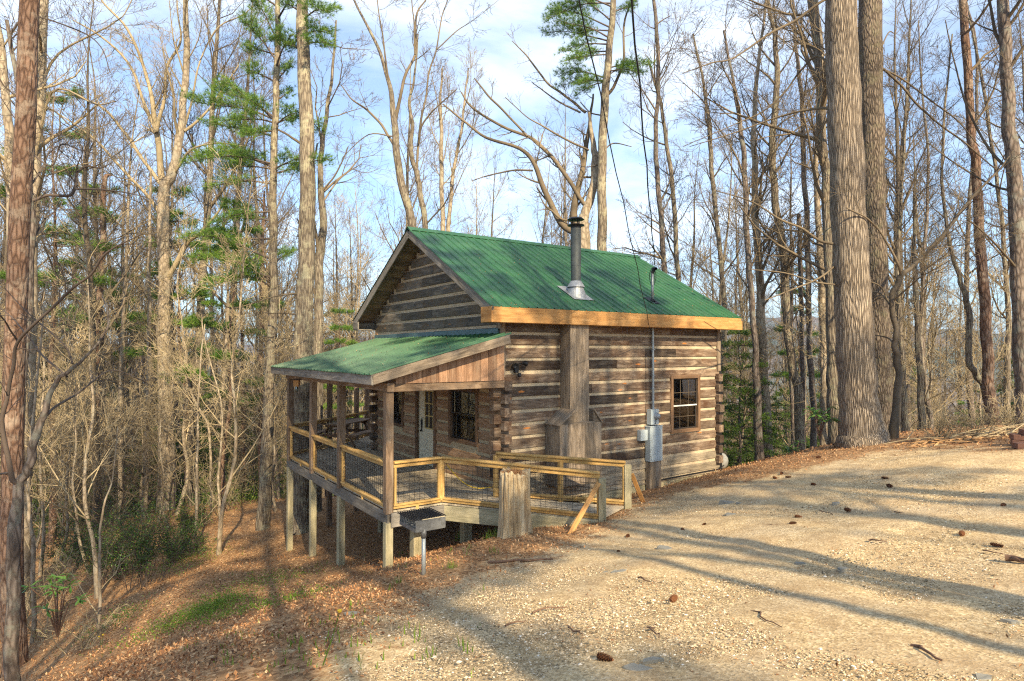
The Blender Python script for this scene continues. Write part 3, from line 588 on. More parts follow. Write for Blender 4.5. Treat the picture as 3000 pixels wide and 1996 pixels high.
for k in range(4): a = k*math.pi/2+.4; m.bar((FU+.09*math.cos(a), FV+.09*math.sin(a), zt+.03), (FU+.09*math.cos(a), FV+.09*math.sin(a), zt+.16), .02, .006)
m.build('chimney_cap', M['black'], flue)
MU, MV = 4.87, .2; zm = zroof(MV)
m = MB(); m.tube([(MU, MV, zm-.05), (MU, MV, zm+.80)], [.036, .036], 16); mast = m.build('service_mast', M['conduit'], cabin, True)
m = MB(); m.prism([(a, b, zroof(b)+.02) for a, b in ((MU-.16, MV-.16), (MU+.16, MV-.16), (MU+.16, MV+.16), (MU-.16, MV+.16))], (0, 0, .006)); m.lathe((MU, MV, zm), [(.085, 0), (.05, .05), (.038, .07)], 16); m.build('roof_boot', M['black'], mast)
T = Tubes(); rs = random.Random(8)
for k in range(5):
    a = rs.uniform(0, 6.28); w = rs.uniform(.12, .22); P = [(MU+math.cos(a)*w*math.sin(t*3.1), MV+math.sin(a)*w*math.sin(t*3.1)*.6, zm+.88-.10*math.sin(t*3.14)*0-t*.55*(.5+.5*t)) for t in np.linspace(0, 1, 9)]; T.add(P, [.009]*9, 5)
T.add([(MU, MV, zm+.74), (MU+.02, MV-.06, zm+.86), (MU, MV-.13, zm+.84)], [.05, .05, .04], 10); T.build('service_wire', M['wire'], mast)
m = MB(); m.tube([(4.585, -.07, 1.5), (4.585, -.07, 3.56)], [.034, .034], 16)
for z in (2.0, 2.35, 3.0): m.box((4.54, -.11, z), (4.63, -.0, z+.02))
m.build('conduit', M['conduit'], cabin)
m = MB(); m.box((4.42, -.16, 1.12), (4.70, -.005, 1.50), ax=2); mt = m.build('meter_box', M['panel'], cabin)
m = MB(); m.lathe((4.60, -.16, 1.33), [(.09, 0), (.09, .02), (.075, .03), (.07, .09), (.05, .105), (0, .11)], 20, (0, -1, 0)); m.build('meter', M['steel'], mt, True)
def text(body, loc, rot, size, mat, parent, name='numeral'):
    c = bpy.data.curves.new(name, 'FONT'); c.body = body; c.size = size; c.extrude = .001; c.materials.append(mat); q = bpy.data.objects.new(name, c); me = bpy.data.meshes.new_from_object(q); o = bpy.data.objects.new(name, me); COL.objects.link(o); o.parent = parent; o.location = loc; o.rotation_euler = rot; bpy.data.objects.remove(q); return o
text('3', (4.535, -.1625, 1.135), (R(90), 0, 0), .13, M['black'], mt)
m = MB(); m.box((4.36, -.19, .20), (4.80, -.005, 1.08), ax=2); m.box((4.35, -.197, 1.06), (4.81, -.0, 1.085)); m.box((4.385, -.196, .24), (4.775, -.191, 1.04), ax=2); m.build('breaker_panel', M['panel'], cabin)
m = MB(); m.box((4.08, -.13, .74), (4.33, -.005, 1.0), ax=2); m.build('junction_box', M['panel'], cabin)
T = Tubes(); T.add([(4.2, -.05, .74), (4.23, -.06, .65), (4.32, -.05, .55), (4.33, -.03, .3)], [.008]*4, 5); T.add([(4.38, -.02, 2.9), (4.39, -.02, 1.7), (4.35, -.02, 1.0)], [.005]*3, 5); T.build('cable', M['wire'], cabin)
m = MB(); m.box((4.37, -.16, -.75), (4.58, -.006, .19), ax=2); m.box((4.585, -.155, -.75), (4.79, -.006, .19), ax=2); m.build('panel_post', M['chase'], cabin)
m = MB(); m.box((.33, -.06, 2.50), (.43, -.0, 2.68), ax=2); m.lathe((.30, -.08, 2.68), [(0, 0), (.045, 0), (.055, .05), (.06, .10), (.045, .10), (0, .08)], 16, (-.35, -.9, -.25)); m.lathe((.52, -.10, 2.72), [(0, 0), (.045, 0), (.055, .05), (.06, .10), (.045, .10), (0, .08)], 16, (.7, -.7, -.3)); m.bar((.30, -.05, 2.66), (.52, -.07, 2.71), .02, .02); m.lathe((.42, -.08, 2.50), [(0, 0), (.04, .01), (.04, .08), (0, .1)], 12, (0, -.3, -1)); m.build('security_light', M['black'], cabin)
def cone_lamp(v, z): m = MB(); m.lathe((-.22, v, z), [(.02, .18), (.03, .12), (.06, .09), (.15, -.03), (.145, -.03), (.05, .07)], 20); m.tube([(-.22, v, z+.16), (-.22, v, z+.24), (-.1, v, z+.28), (-.01, v, z+.2)], [.01]*4, 6); m.build('porch_light', M['black'], cabin, True)
cone_lamp(4.62, 2.0)
m = MB(); m.tube([(LN+.09, .04, -.45), (LN+.09, .04, 3.50)], [.045, .045], 12); m.build('downspout', M['black'], cabin)
m = MB(); m.tube([(4.9, -.03, -.33), (7.3, -.03, -.30), (7.45, -.05, -.22)], [.016]*3, 8); m.build('gas_pipe', M['black'], cabin)

# ------------------------------------------------------------------ trees
def rdir(d, ang, az):
    d = Vector(d).normalized(); a = d.orthogonal().normalized(); b = d.cross(a); return d*math.cos(ang)+(a*math.cos(az)+b*math.sin(az))*math.sin(ang)
def grow(T, p, d, L, r, lv, mx, rg, up=.12, nch=(6, 5, 4), rnd=0., ends=None, wob=.16):
    n = 5 if lv < mx else 3; d = Vector(d).normalized(); st = L/(n-1); P = [Vector(p)]; D = [d]
    for i in range(n-1):
        d = (d+Vector((rg.gauss(0, wob), rg.gauss(0, wob), rg.gauss(0, wob)+up))).normalized(); P.append(P[-1]+d*st); D.append(d)
    T.add([tuple(q) for q in P], [max(.0046, r*(1-.72*i/(n-1))) for i in range(n)], 5 if r > .035 else (4 if r > .014 else 3), rg.random())
    if ends is not None and lv >= mx-1: ends.append((P[-1], D[-1])); ends.append((P[n//2], D[n//2]))
    if lv >= mx: return
    for k in range(nch[lv]):
        t = (.22+.78*(k+rg.random())/nch[lv])*(n-1); i = min(n-2, int(t)); q = P[i].lerp(P[i+1], t-i)
        grow(T, q, rdir(D[i], rg.uniform(.45, 1.0), rg.uniform(0, 6.28)), L*(rg.uniform(.36, .6) if lv < 1 else rg.uniform(.42, .75))*(1.12-.5*t/(n-1)), max(.004, r*(1-.7*t/(n-1))*rg.uniform(.45, .62)), lv+1, mx, rg, up, nch, rnd, ends, wob)
def smooth_path(P, n):
    P = np.array(P, float); k = len(P)
    if k < 3: t = np.linspace(0, k-1, n); return np.array([P[0]+(P[-1]-P[0])*x/(k-1) for x in t])
    Q = np.vstack([2*P[0]-P[1], P, 2*P[-1]-P[-2]]); o = []
    for x in np.linspace(0, k-1-1e-6, n):
        i = int(x); t = x-i; a, b, c, d = Q[i:i+4]; o.append(.5*((2*b)+(c-a)*t+(2*a-5*b+4*c-d)*t*t+(3*b-a-3*c+d)*t**3))
    return np.array(o)
def limb(T, P4, rg, sides=8, n=None, wob=.3, flare=0):
    P4 = np.array(P4); n = n or max(5, len(P4)*4); q = smooth_path(P4, n); r = np.maximum(q[:, 3], .004)
    ph = rg.random()*6
    for i in range(1, n-1): w = wob*min(r[i], .05); q[i, 0] += w*math.sin(i*1.1+ph); q[i, 1] += w*math.cos(i*.83+ph)
    T.add([tuple(x) for x in q[:, :3]], list(r), sides, rg.random()); return q
def side_branches(T, q, rg, zmin, dens, Lk, mx=2, nch=(5, 4, 3), ends=None, up=.1, ang=(.5, 1.15), rmax=.07):
    for i in range(len(q)-1):
        a, b = Vector(q[i][:3]), Vector(q[i+1][:3]); L = (b-a).length; r = q[i][3]
        if b.z < zmin: continue
        k = L*dens; k = int(k)+(rg.random() < k % 1)
        for _ in range(k):
            p = a.lerp(b, rg.random()); rb = min(rmax, r*rg.uniform(.25, .5)); Lb = Lk*rg.uniform(.5, 1.15)*(.45+rb/rmax*.75)
            grow(T, p, rdir(b-a, rg.uniform(*ang), rg.uniform(0, 6.28)), Lb, max(.008, rb), 0 if Lb > 1.5 else 1, mx if Lb > .8 else mx-1, rg, up, nch, 0, ends)
def tufts(P, D, k, L, w, rs, rnd=None, spread=.9):
    P = np.asarray(P, float); D = np.asarray(D, float); n = len(P); d = D[:, None]*.75+rs.randn(n, k, 3)*spread*.6; d /= np.linalg.norm(d, axis=2, keepdims=True)+1e-9
    ln = L*rs.uniform(.7, 1.2, (n, k, 1)); c = np.cross(d, rs.randn(n, k, 3)); c /= np.linalg.norm(c, axis=2, keepdims=True)+1e-9
    b = np.broadcast_to(P[:, None], d.shape); v = np.stack([b-c*w/2, b+c*w/2, b+d*ln], 2).reshape(-1, 3); r = np.repeat(rs.rand(n)*.75 if rnd is None else rnd, k*3)+np.repeat(rs.rand(n*k)*.25, 3)
    return v, np.arange(len(v)).reshape(-1, 3), r
def leaves(P, D, L, w, rs, rnd=None, flat=0.):
    P = np.asarray(P, float); n = len(P); d = np.asarray(D, float)+rs.randn(n, 3)*.5; d /= np.linalg.norm(d, axis=1, keepdims=True)+1e-9
    up = rs.randn(n, 3)*(1-flat); up[:, 2] += flat*1.5+.3; c = np.cross(d, up); c /= np.linalg.norm(c, axis=1, keepdims=True)+1e-9; u = np.cross(c, d)
    l = (L*rs.uniform(.6, 1.25, (n, 1))); ww = w*rs.uniform(.7, 1.2, (n, 1)); cu = rs.uniform(-.15, .3, (n, 1))
    v = np.stack([P, P+d*l*.5+c*ww/2+u*l*cu, P+d*l+u*l*cu*.3, P+d*l*.5-c*ww/2+u*l*cu], 1).reshape(-1, 3)
    return v, np.arange(len(v)).reshape(-1, 4), np.repeat(rs.rand(n) if rnd is None else rnd, 4)
def tri_mesh(v, f, r, name, mat, parent, loc=None): m = MB(); m.add(v, [f], None, r); return m.build(name, mat, parent, False, loc)
def rel(q, base): q = np.array(q, float).copy(); q[..., :3] -= base; return q
TREES = []
def trunk3(path, Y, dy=0., ext=True):
    """pixel path with widths -> points at true depth, taken down into the ground"""
    n = len(path); P = []
    for i, (x, y, w) in enumerate(path):
        yy = Y+dy*i/max(1, n-1); p = at(x, y, yy); P.append((*p, w/F*yy/2))
    if ext:
        g = hz(P[0][0], P[0][1]); b = P[0]
        if b[2] > g+.6: k = (b[2]-g)/max(1., P[1][2]-b[2]); P.insert(0, (b[0]-(P[1][0]-b[0])*min(k, 1)*.3, b[1], g-.15, b[3]*1.12))
        else: P[0] = (b[0], b[1], g-.15, b[3])
    return P
def px_tree(name, label, Y, trunk, limbs=(), bark='b_grey', twig='twig', zmin=6., dens=.9, Lk=3.2, top=7., sides=16, mx=3, nch=(6, 5, 4, 0), seed=1, cat='tree', group=None, low=True, flare=1.35, ldens=1.3, up=.1, dist=False, grp_only=None):
    rg = random.Random(seed); P = trunk3(trunk, Y); base = np.array(P[0][:3]); base[2] += .15; root = empty(name, base)
    tag(root, label, cat, group); TREES.append((base[0], base[1]))
    r0 = P[0]; P.insert(1, (r0[0]+(P[1][0]-r0[0])*.1, r0[1], r0[2]+.35, r0[3]*1.05)); P[0] = (*r0[:3], r0[3]*flare)
    if top and trunk[-1][1] < 60:
        a, b = np.array(P[-2][:3]), np.array(P[-1][:3]); d = (b-a)/np.linalg.norm(b-a); d[2] = abs(d[2])+.4; d /= np.linalg.norm(d)
        P.append((*(b+d*top*.5), P[-1][3]*.6)); P.append((*(b+d*top+np.array((rg.uniform(-.5, .5), rg.uniform(-.5, .5), 0))), .012))
    T = Tubes(); q = limb(T, rel(P, base), rg, sides, max(10, len(P)*6)); T.build('trunk', M[bark], root)
    C = Tubes(); ends = []; bz = base[2]
    for lp in limbs:
        k = len(lp); dy = rg.uniform(-1.8, 1.8)*min(1, k/4); LP = [(*at(x, y, Y+dy*i/(k-1)), w/F*Y/2*.76) for i, (x, y, w) in enumerate(lp)]
        if lp[-1][1] < 60: a, b = np.array(LP[-2][:3]), np.array(LP[-1][:3]); d = (b-a)/np.linalg.norm(b-a); LP.append((*(b+d*2.5+np.array((0, rg.uniform(-.6, .6), .6))), .01))
        ql = limb(C, rel(LP, base), rg, 7); side_branches(C, ql[len(ql)//5:], rg, -50, ldens, Lk*.62, mx, nch, ends, up)
    side_branches(C, q, rg, zmin-bz, dens, Lk, mx, nch, ends, up)
    if C.b: C.build('crown' if dens else 'dead_limbs', M[twig], root)
    return root, ends, base
def X5(x, y, w=0): return (x/2.357, y/2.357, w)          # frames the trees were measured in
def X6(x, y, w=0): return (x/2.34, 660+y/2.34, w)
def X7(x, y, w=0): return (x/2.354, 1330+y/2.354, w)
def XM(x, y, w=0): return (1000+x/2.357, y/2.357, w)
def XR(x, y, w=0): return (2000+x/2.357, y/2.357, w)
def XS(x, y, w=0): return (2000+x/2.357, 500+y/2.357, w)
G1 = 'bare trees along the edge of the lot'; G2 = 'bare trees behind the cabin'
px_tree('pine_tree', 'tall reddish pine trunk at the left edge of the photo, leaning slightly', 12.5, [(42, 1992, 58), (36, 1330, 54), (58, 665, 52), (90, 0, 48)], bark='b_pine', zmin=11, dens=.5, top=10, sides=24, seed=2)
px_tree('bare_tree', 'pale sunlit tree just behind the reddish pine at the left edge', 18, [(70, 1500, 40), (88, 1000, 34), (95, 660, 30), (115, 300, 28), (128, 0, 24)], [[(100, 340, 12), X5(390, 390, 9), (330, 70, 5), X5(900, 20, 4)], [(92, 520, 10), X5(360, 640, 8), X5(660, 720, 5), X5(800, 700, 3)], [(92, 620, 10), X5(300, 780, 7), X5(500, 880, 5), X5(620, 950, 3)]], 'b_pale', 'twig_pale', 5, 1.0, 3, seed=3)
px_tree('bare_tree', 'pale tree cut by the left edge of the photo', 17, [(70, 1500, 30), (60, 1000, 28), (35, 660, 26), (28, 420, 24), (18, 300, 22), (0, 120, 20), (-30, -60, 16)], (), 'b_pale', 'twig_pale', 6, 1.2, 3, seed=4)
px_tree('bare_tree', 'pale forked tree with wide arching limbs standing alone left of the porch', 26, [(488, 1491, 50), (487, 1230, 42), (481, 1045, 36), (479, 938, 32), (481, 830, 32), (479, 573, 32), (505, 509, 26), (526, 403, 22), (537, 297, 20), (547, 170, 18), (543, 0, 14)],
 [[(481, 590, 26), (471, 488, 24), (458, 382, 22), (441, 271, 15), (416, 182, 12), (373, 85, 10), (297, 0, 7)], [(458, 385, 16), (479, 297, 13), (492, 191, 11), (530, 119, 8), (520, 30, 5)], [(458, 390, 14), (410, 270, 12), (380, 190, 10), (300, 110, 8), (215, 60, 5)],
  [(470, 540, 15), (424, 475, 13), (365, 390, 12), (297, 314, 9), (180, 270, 6), (128, 275, 4)], [(479, 640, 14), (420, 560, 12), (361, 500, 11), (300, 430, 9), (238, 378, 6), (150, 320, 4)], [(491, 818, 20), (547, 716, 18), (590, 680, 12), (640, 620, 8), (670, 556, 6)],
  [(540, 385, 12), (600, 335, 9), (640, 280, 7), (700, 190, 5)], [(530, 420, 11), (560, 300, 8), (590, 170, 6), (640, 80, 5), (730, 30, 4)], [(505, 515, 12), (560, 440, 8), (640, 420, 5), (720, 430, 3)]], 'b_pale', 'twig_pale', 9, .5, 3, seed=5, ldens=2.)
def bough(T, tp, p0, p1, r, rg, n=7, spread=1., lo=.25, sag=.06, dens=1.):
    p0 = Vector(p0); p1 = Vector(p1); L = (p1-p0).length; P = []; ph = rg.random()*6
    for i in range(n): t = i/(n-1); q = p0.lerp(p1, t); q.z += L*sag*math.sin(t*3.14)+.04*L*math.sin(t*5+ph)*t; P.append(q)
    T.add([tuple(q) for q in P], [max(.006, r*(1-.85*i/(n-1))) for i in range(n)], 5, rg.random())
    d = (p1-p0).normalized(); s = d.cross(Vector((0, 0, 1))).normalized(); k = int(L*7*dens)+4
    for j in range(k):
        t = lo+(1-lo)*(j+rg.random())/k; i = min(n-2, int(t*(n-1))); q = P[i].lerp(P[i+1], t*(n-1)-i); sd = 1 if j % 2 else -1
        l = (.35+L*.33)*spread*(1.1-t*.75)*rg.uniform(.6, 1.2); e = (d*.75+s*sd*rg.uniform(.5, 1.)+Vector((0, 0, rg.uniform(-.1, .28)))).normalized(); a = q+e*l*.5+Vector((0, 0, .03)); b = q+e*l+Vector((0, 0, .1*l))
        T.add([tuple(q), tuple(a), tuple(b)], [.009, .007, .004], 3, rg.random()); m = int(l*11)+3
        for z in range(m): f = .25+.75*(z+.5)/m; c = q.lerp(b, f); tp.append((c+Vector((rg.gauss(0, .07), rg.gauss(0, .07), rg.gauss(0, .07))), (e+Vector((0, 0, .35))).normalized()))
def needles(tp, name, parent, seed, mat='needle', k=15, L=.19, w=.0105):
    rs = np.random.RandomState(seed); P = np.array([tuple(a) for a, b in tp]); D = np.array([tuple(b) for a, b in tp]); return tri_mesh(*tufts(P, D, k, L, w, rs), name, M[mat], parent)
def px_pine(name, label, Y, trunk, boughs, bark, seed, dead=(), **kw):
    root, e, base = px_tree(name, label, Y, trunk, dead, bark=bark, twig='twig', seed=seed, dens=0, **kw); rg = random.Random(seed); T = Tubes(); tp = []
    for x0, y0, x1, y1, sp in boughs:
        dy = rg.uniform(-1.2, 1.2); bough(T, tp, at(x0, y0, Y)-base, at(x1, y1, Y+dy)-base, .035, rg, spread=sp)
    g = T.build('crown', M['twig_dark'], root); needles(tp, 'needles', g, seed); return root
def upper_pine(root, base_z, seed, X0, Yv, Z0, Z1, mat='needle', r0=3.): pass
B5 = [(810, 180, 715, 60, 1.2), (812, 120, 745, 0, 1.2), (812, 60, 880, -40, 1.2), (808, 160, 730, 150, 1.1), (806, 240, 722, 205, 1.), (808, 200, 850, 100, 1.2), (812, 20, 720, -30, 1.3), (806, 250, 850, 190, .8), (806, 300, 850, 270, .7),
 (803, 345, 640, 265, 1.), (803, 350, 560, 300, .75), (803, 360, 680, 350, 1.), (803, 355, 740, 300, 1.), (803, 370, 870, 330, 1.2), (800, 385, 720, 400, .8), (803, 365, 860, 350, 1.1), (802, 400, 600, 370, .6),
 (800, 480, 540, 470, .62), (800, 490, 600, 455, .8), (800, 495, 660, 500, .9), (800, 490, 700, 460, .9), (800, 500, 870, 470, 1.1), (800, 510, 880, 500, .9), (800, 540, 600, 545, .4),
 (797, 620, 620, 660, .6), (797, 650, 700, 640, .9), (795, 700, 600, 740, .7), (795, 815, 560, 760, .72), (795, 820, 620, 830, .62), (795, 830, 690, 770, 1.), (795, 830, 640, 710, .9), (793, 840, 720, 800, 1.), (795, 760, 540, 690, .6), (795, 780, 850, 740, .9)]
px_pine('white_pine', 'slender white pine with layered bright green boughs between the forked tree and porch', 20, [(771, 1542, 38), (782, 1327, 34), (790, 1087, 27), (803, 874, 24), (800, 662, 22), (802, 467, 20), (810, 254, 18), (815, 0, 14)], B5, 'b_white', 7, zmin=30)
B6 = [(888, 110, 940, 90, 1.2), (888, 150, 830, 130, 1.2), (890, 130, 950, 130, 1.), (886, 40, 830, 10, 1.2), (886, 60, 950, 30, 1.2), (886, 0, 820, -60, 1.3), (892, 480, 960, 470, .8), (892, 330, 940, 390, .7), (884, -20, 960, -60, 1.3)]
px_pine('white_pine', 'thick straight pine trunk rising right behind the porch roof', 19, [(882, 1530, 62), (884, 1250, 56), (887, 1045, 54), (893, 873, 50), (900, 662, 46), (900, 424, 42), (889, 170, 36), (884, 0, 31)], B6, 'b_white', 8,
 dead=([(885, 860, 8), (850, 862, 7), (800, 870, 5), (740, 890, 4), (680, 905, 3)], [(880, 925, 8), (840, 918, 6), (790, 918, 4), (770, 915, 2)], [(876, 998, 7), (840, 992, 5), (780, 988, 3)], [(892, 430, 12), (850, 400, 9), (815, 380, 7)], [(893, 760, 9), (885, 700, 7), (872, 690, 5)]), zmin=30, ldens=.5, sides=24)
px_tree('bare_tree', 'knobbly grey tree close beside the thick pine trunk behind the porch', 21.5, [(925, 1500, 34), (932, 1020, 27), (934, 874, 26), (936, 750, 26), (947, 668, 22), (938, 509, 16), (944, 424, 14), (959, 318, 11), (975, 200, 8), (985, 60, 5)], [[(934, 760, 12), (920, 640, 12), (912, 520, 9), (930, 420, 6)], [(945, 560, 8), (990, 500, 6), (1020, 430, 4)], [(940, 600, 7), (1000, 520, 6), (1060, 480, 3)], [(930, 900, 7), (890, 700, 9), (870, 640, 5)]], zmin=8, seed=9, top=0)
px_tree('bare_tree', 'ivy-clad leaning tree above the gable peak', 24, [(1215, 800, 26), (1208, 662, 24), (1170, 509, 22), (1157, 380, 20), (1142, 254, 13), (1102, 127, 9), (1038, 0, 6)], [[(1157, 370, 15), (1182, 238, 12), (1216, 157, 10), (1221, 42, 8), (1254, -10, 5)], [(1153, 424, 11), (1120, 370, 10), (1081, 327, 9), (1030, 290, 6), (1000, 250, 4)], [(1145, 280, 8), (1120, 100, 6), (1105, 0, 4)], [(1216, 160, 7), (1212, 60, 5), (1205, -20, 4)], [(1150, 400, 6), (1080, 395, 4), (1010, 455, 3), (1000, 480, 2)]], 'b_grey', 'twig', 30, .7, 2.8, seed=10, group=G2, ldens=2.2)
px_tree('bare_tree', 'slim grey tree with steep forking limbs, right of the ivy-clad tree', 25, [(1252, 800, 18), (1246, 662, 17), (1230, 560, 16), (1221, 509, 16), (1204, 445, 13), (1208, 361, 11), (1199, 305, 9), (1215, 220, 6), (1225, 100, 4)], [[(1222, 505, 10), (1229, 382, 10), (1245, 300, 8), (1258, 210, 7), (1280, 140, 6), (1293, 55, 5), (1314, -10, 4)], [(1280, 145, 5), (1340, 90, 4), (1400, 50, 2)], [(1226, 420, 7), (1240, 360, 7), (1285, 310, 5), (1340, 260, 3)], [(1246, 660, 7), (1300, 600, 5), (1330, 540, 3)]], 'b_grey', 'twig', 30, .7, 2.8, seed=11, group=G2, ldens=2.2)
px_tree('bare_tree', 'pale pinkish straight tree behind the roof ridge, left one of a pair', 27, [(1297, 800, 14), (1297, 662, 13), (1293, 509, 13), (1293, 382, 11), (1290, 300, 8), (1296, 200, 5)], (), 'b_pale', 'twig_pale', 4, 1.5, 3.2, seed=12, top=0, group=G2, up=.25)
px_tree('bare_tree', 'pale pinkish straight tree behind the roof ridge, right one of a pair', 27.5, [(1314, 800, 12), (1314, 662, 12), (1331, 488, 10), (1352, 382, 8), (1360, 300, 6), (1372, 200, 4)], (), 'b_pale', 'twig_pale', 4, 1.5, 3.2, seed=13, top=0, group=G2, up=.25)
px_tree('broken_tree', 'spreading tree with arching grey limbs and a dead pale stem behind the chimney pipe', 24.5, [(1710, 850, 52), (1709, 662, 34), (1716, 620, 26), (1738, 551, 24), (1744, 467, 22), (1738, 424, 16), (1725, 330, 8)],
 [[(1712, 690, 32), (1651, 662, 26), (1602, 573, 22), (1564, 479, 18), (1525, 437, 14), (1424, 403, 11), (1360, 356, 9), (1297, 305, 6)], [(1712, 600, 16), (1679, 547, 17), (1636, 484, 16), (1585, 428, 15), (1543, 399, 13), (1467, 369, 11), (1382, 314, 9), (1352, 271, 6)],
  [(1710, 700, 34), (1679, 636, 30), (1704, 509, 22), (1721, 407, 18), (1730, 339, 12), (1738, 276, 7)], [(1560, 500, 8), (1500, 500, 7), (1430, 515, 5), (1382, 530, 3)], [(1545, 400, 9), (1480, 330, 8), (1430, 280, 8), (1390, 230, 5)], [(1715, 330, 11), (1680, 300, 10), (1640, 270, 9), (1600, 240, 8), (1560, 185, 7), (1530, 150, 5), (1500, 120, 3)],
  [(1700, 330, 8), (1640, 300, 6), (1590, 265, 5), (1557, 240, 3)], [(1725, 440, 8), (1660, 410, 8), (1590, 370, 6), (1540, 340, 4), (1480, 285, 3)], [(1680, 650, 9), (1640, 640, 8), (1610, 615, 5), (1598, 662, 3)], [(1660, 665, 10), (1656, 600, 6)]], 'b_pale', 'twig', 30, .6, 2.2, seed=14, top=0, ldens=2.)
BE = [(1776, 230, 1640, 215, .75), (1776, 235, 1700, 250, .8), (1776, 225, 1830, 200, 1.), (1778, 210, 1870, 215, .9), (1776, 240, 1640, 250, .7), (1782, 120, 1600, 100, .8), (1782, 110, 1640, 60, .9), (1784, 130, 1650, 150, .8), (1786, 80, 1610, 30, .8), (1788, 60, 1700, 0, 1.), (1786, 90, 1700, 100, 1.), (1784, 160, 1660, 185, .8), (1790, 40, 1860, 20, 1.), (1792, 20, 1640, -20, .9), (1794, 0, 1880, -30, 1.), (1780, 200, 1900, 190, .8), (1784, 150, 1700, 170, .9), (1792, 10, 1600, 50, .8), (1776, 240, 1690, 275, .7)]
px_pine('white_pine', 'straight pine with green tufts high up, rising behind the roof right of the chimney pipe', 24, [(1764, 850, 30), (1764, 662, 28), (1764, 467, 26), (1772, 297, 24), (1785, 148, 20), (1798, 0, 17)], BE, 'b_white', 15, dead=([(1768, 440, 6), (1800, 420, 5), (1850, 430, 3)], [(1764, 480, 6), (1720, 490, 4), (1680, 480, 2)], [(1768, 340, 6), (1730, 330, 5), (1700, 300, 3)], [(1770, 290, 14), (1800, 250, 12), (1826, 180, 10), (1830, 60, 8), (1860, -20, 5)]), zmin=30, ldens=.8)
RT = [('slender bare tree just right of the service mast', 25, [(1950, 900, 16), (1938, 662, 15), (1925, 509, 14), (1921, 382, 13), (1929, 254, 12), (1925, 106, 11), (1915, -10, 9)], 20),
 ('slender bare tree beside the far roof slope, second right of the mast', 28, [(1990, 900, 15), (1983, 760, 14), (1971, 551, 13), (1950, 403, 11), (1935, 300, 9), (1900, 180, 6)], 21),
 ('slender dark tree rising above the right end of the roof', 28, [(2122, 1100, 15), (2121, 882, 14), (2102, 670, 13), (2085, 500, 13), (2080, 403, 12), (2062, 250, 8), (2030, 100, 5)], 22),
 ('leaning bare tree over the cabin far corner, first beyond the downspout', 20, [(2225, 1365, 26), (2218, 1162, 22), (2212, 1009, 17), (2199, 840, 16), (2187, 670, 16), (2182, 500, 15), (2170, 380, 13), (2150, 250, 9), (2120, 90, 6)], 23),
 ('pale grey tree touching the first dark trunk beyond the cabin', 21, [(2250, 1370, 34), (2242, 1162, 26), (2231, 967, 25), (2225, 797, 22), (2212, 627, 20), (2212, 500, 18), (2208, 380, 15), (2220, 200, 10), (2240, 40, 7)], 24),
 ('tall curving dark tree midway between cabin and the two great trunks', 22, [(2345, 1345, 30), (2339, 1162, 25), (2318, 1052, 24), (2305, 924, 24), (2297, 755, 24), (2276, 627, 21), (2265, 509, 20), (2263, 403, 19), (2276, 254, 17), (2271, 119, 13), (2250, 0, 10)], 25),
 ('thin dark tree just left of the tall straight mid tree', 24, [(2385, 1340, 20), (2382, 1162, 17), (2373, 1052, 16), (2369, 882, 16), (2365, 670, 15), (2355, 500, 14), (2352, 382, 13), (2348, 276, 12), (2335, 170, 10), (2325, 20, 7)], 26),
 ('straight pale tree, two trunks left of the great furrowed tree', 22, [(2414, 1340, 26), (2414, 1162, 21), (2412, 1009, 20), (2407, 840, 20), (2399, 670, 17), (2390, 500, 15), (2400, 380, 12), (2420, 250, 8)], 27),
 ('dark straight tree close behind the left side of the great furrowed tree', 19, [(2452, 1345, 44), (2443, 1162, 38), (2441, 1094, 36), (2437, 882, 33), (2425, 670, 28), (2420, 500, 27), (2407, 424, 27), (2403, 212, 28), (2382, 0, 28)], 28),
 ('short snapped-off bare trunk left of the great furrowed tree', 23, [(2352, 1340, 16), (2352, 1162, 14), (2348, 924, 13), (2344, 760, 13), (2340, 627, 12)], 29),
 ('grey trunk just behind the small forked tree', 20, [(2655, 1310, 22), (2650, 1200, 18), (2645, 1100, 17), (2635, 900, 14), (2630, 760, 12), (2640, 600, 9), (2650, 400, 7), (2660, 200, 4)], 30),
 ('dark straight mid-size trunk in the middle of the right-hand woods', 20, [(2706, 1300, 20), (2700, 1212, 18), (2693, 1050, 17), (2683, 860, 14), (2678, 700, 10), (2682, 500, 6)], 31),
 ('thin trunk just right of the dark straight mid-size one', 22, [(2730, 1305, 16), (2722, 1200, 14), (2706, 1100, 13), (2700, 900, 11), (2710, 700, 9), (2720, 480, 7), (2700, 250, 5), (2690, 60, 3)], 32),
 ('slanting bare tree that crosses behind the tall reddish pine', 19, [(2912, 1270, 22), (2887, 1148, 19), (2862, 1100, 18), (2838, 1052, 17), (2840, 924, 16), (2822, 850, 14), (2806, 797, 12), (2780, 700, 10), (2760, 520, 8), (2770, 300, 6), (2790, 100, 4)], 33),
 ('thin bare tree between reddish pine and the dark tree at the right edge', 24, [(2958, 1290, 18), (2950, 1130, 16), (2955, 950, 14), (2945, 780, 12), (2930, 600, 10), (2905, 420, 9), (2880, 250, 8), (2850, 100, 6), (2820, 0, 5)], 34),
 ('curving grey tree left of the reddish pine, high fork', 26, [(2850, 1300, 18), (2835, 1000, 15), (2832, 800, 13), (2838, 640, 11), (2850, 450, 9), (2862, 300, 8), (2858, 120, 7), (2830, 0, 5)], 35)]
for lb, Y, tr, sd in RT:
    stub = 'snapped' in lb
    px_tree('bare_tree', lb, Y, tr, (), ('b_grey', 'b_grey', 'b_dark')[sd % 3] if 'pale' not in lb else 'b_pale', 'twig', 4.5 if not stub else 30, .0 if stub else 1.5, 3.0, seed=sd, group=G1, top=5, nch=(6, 5, 3, 0))
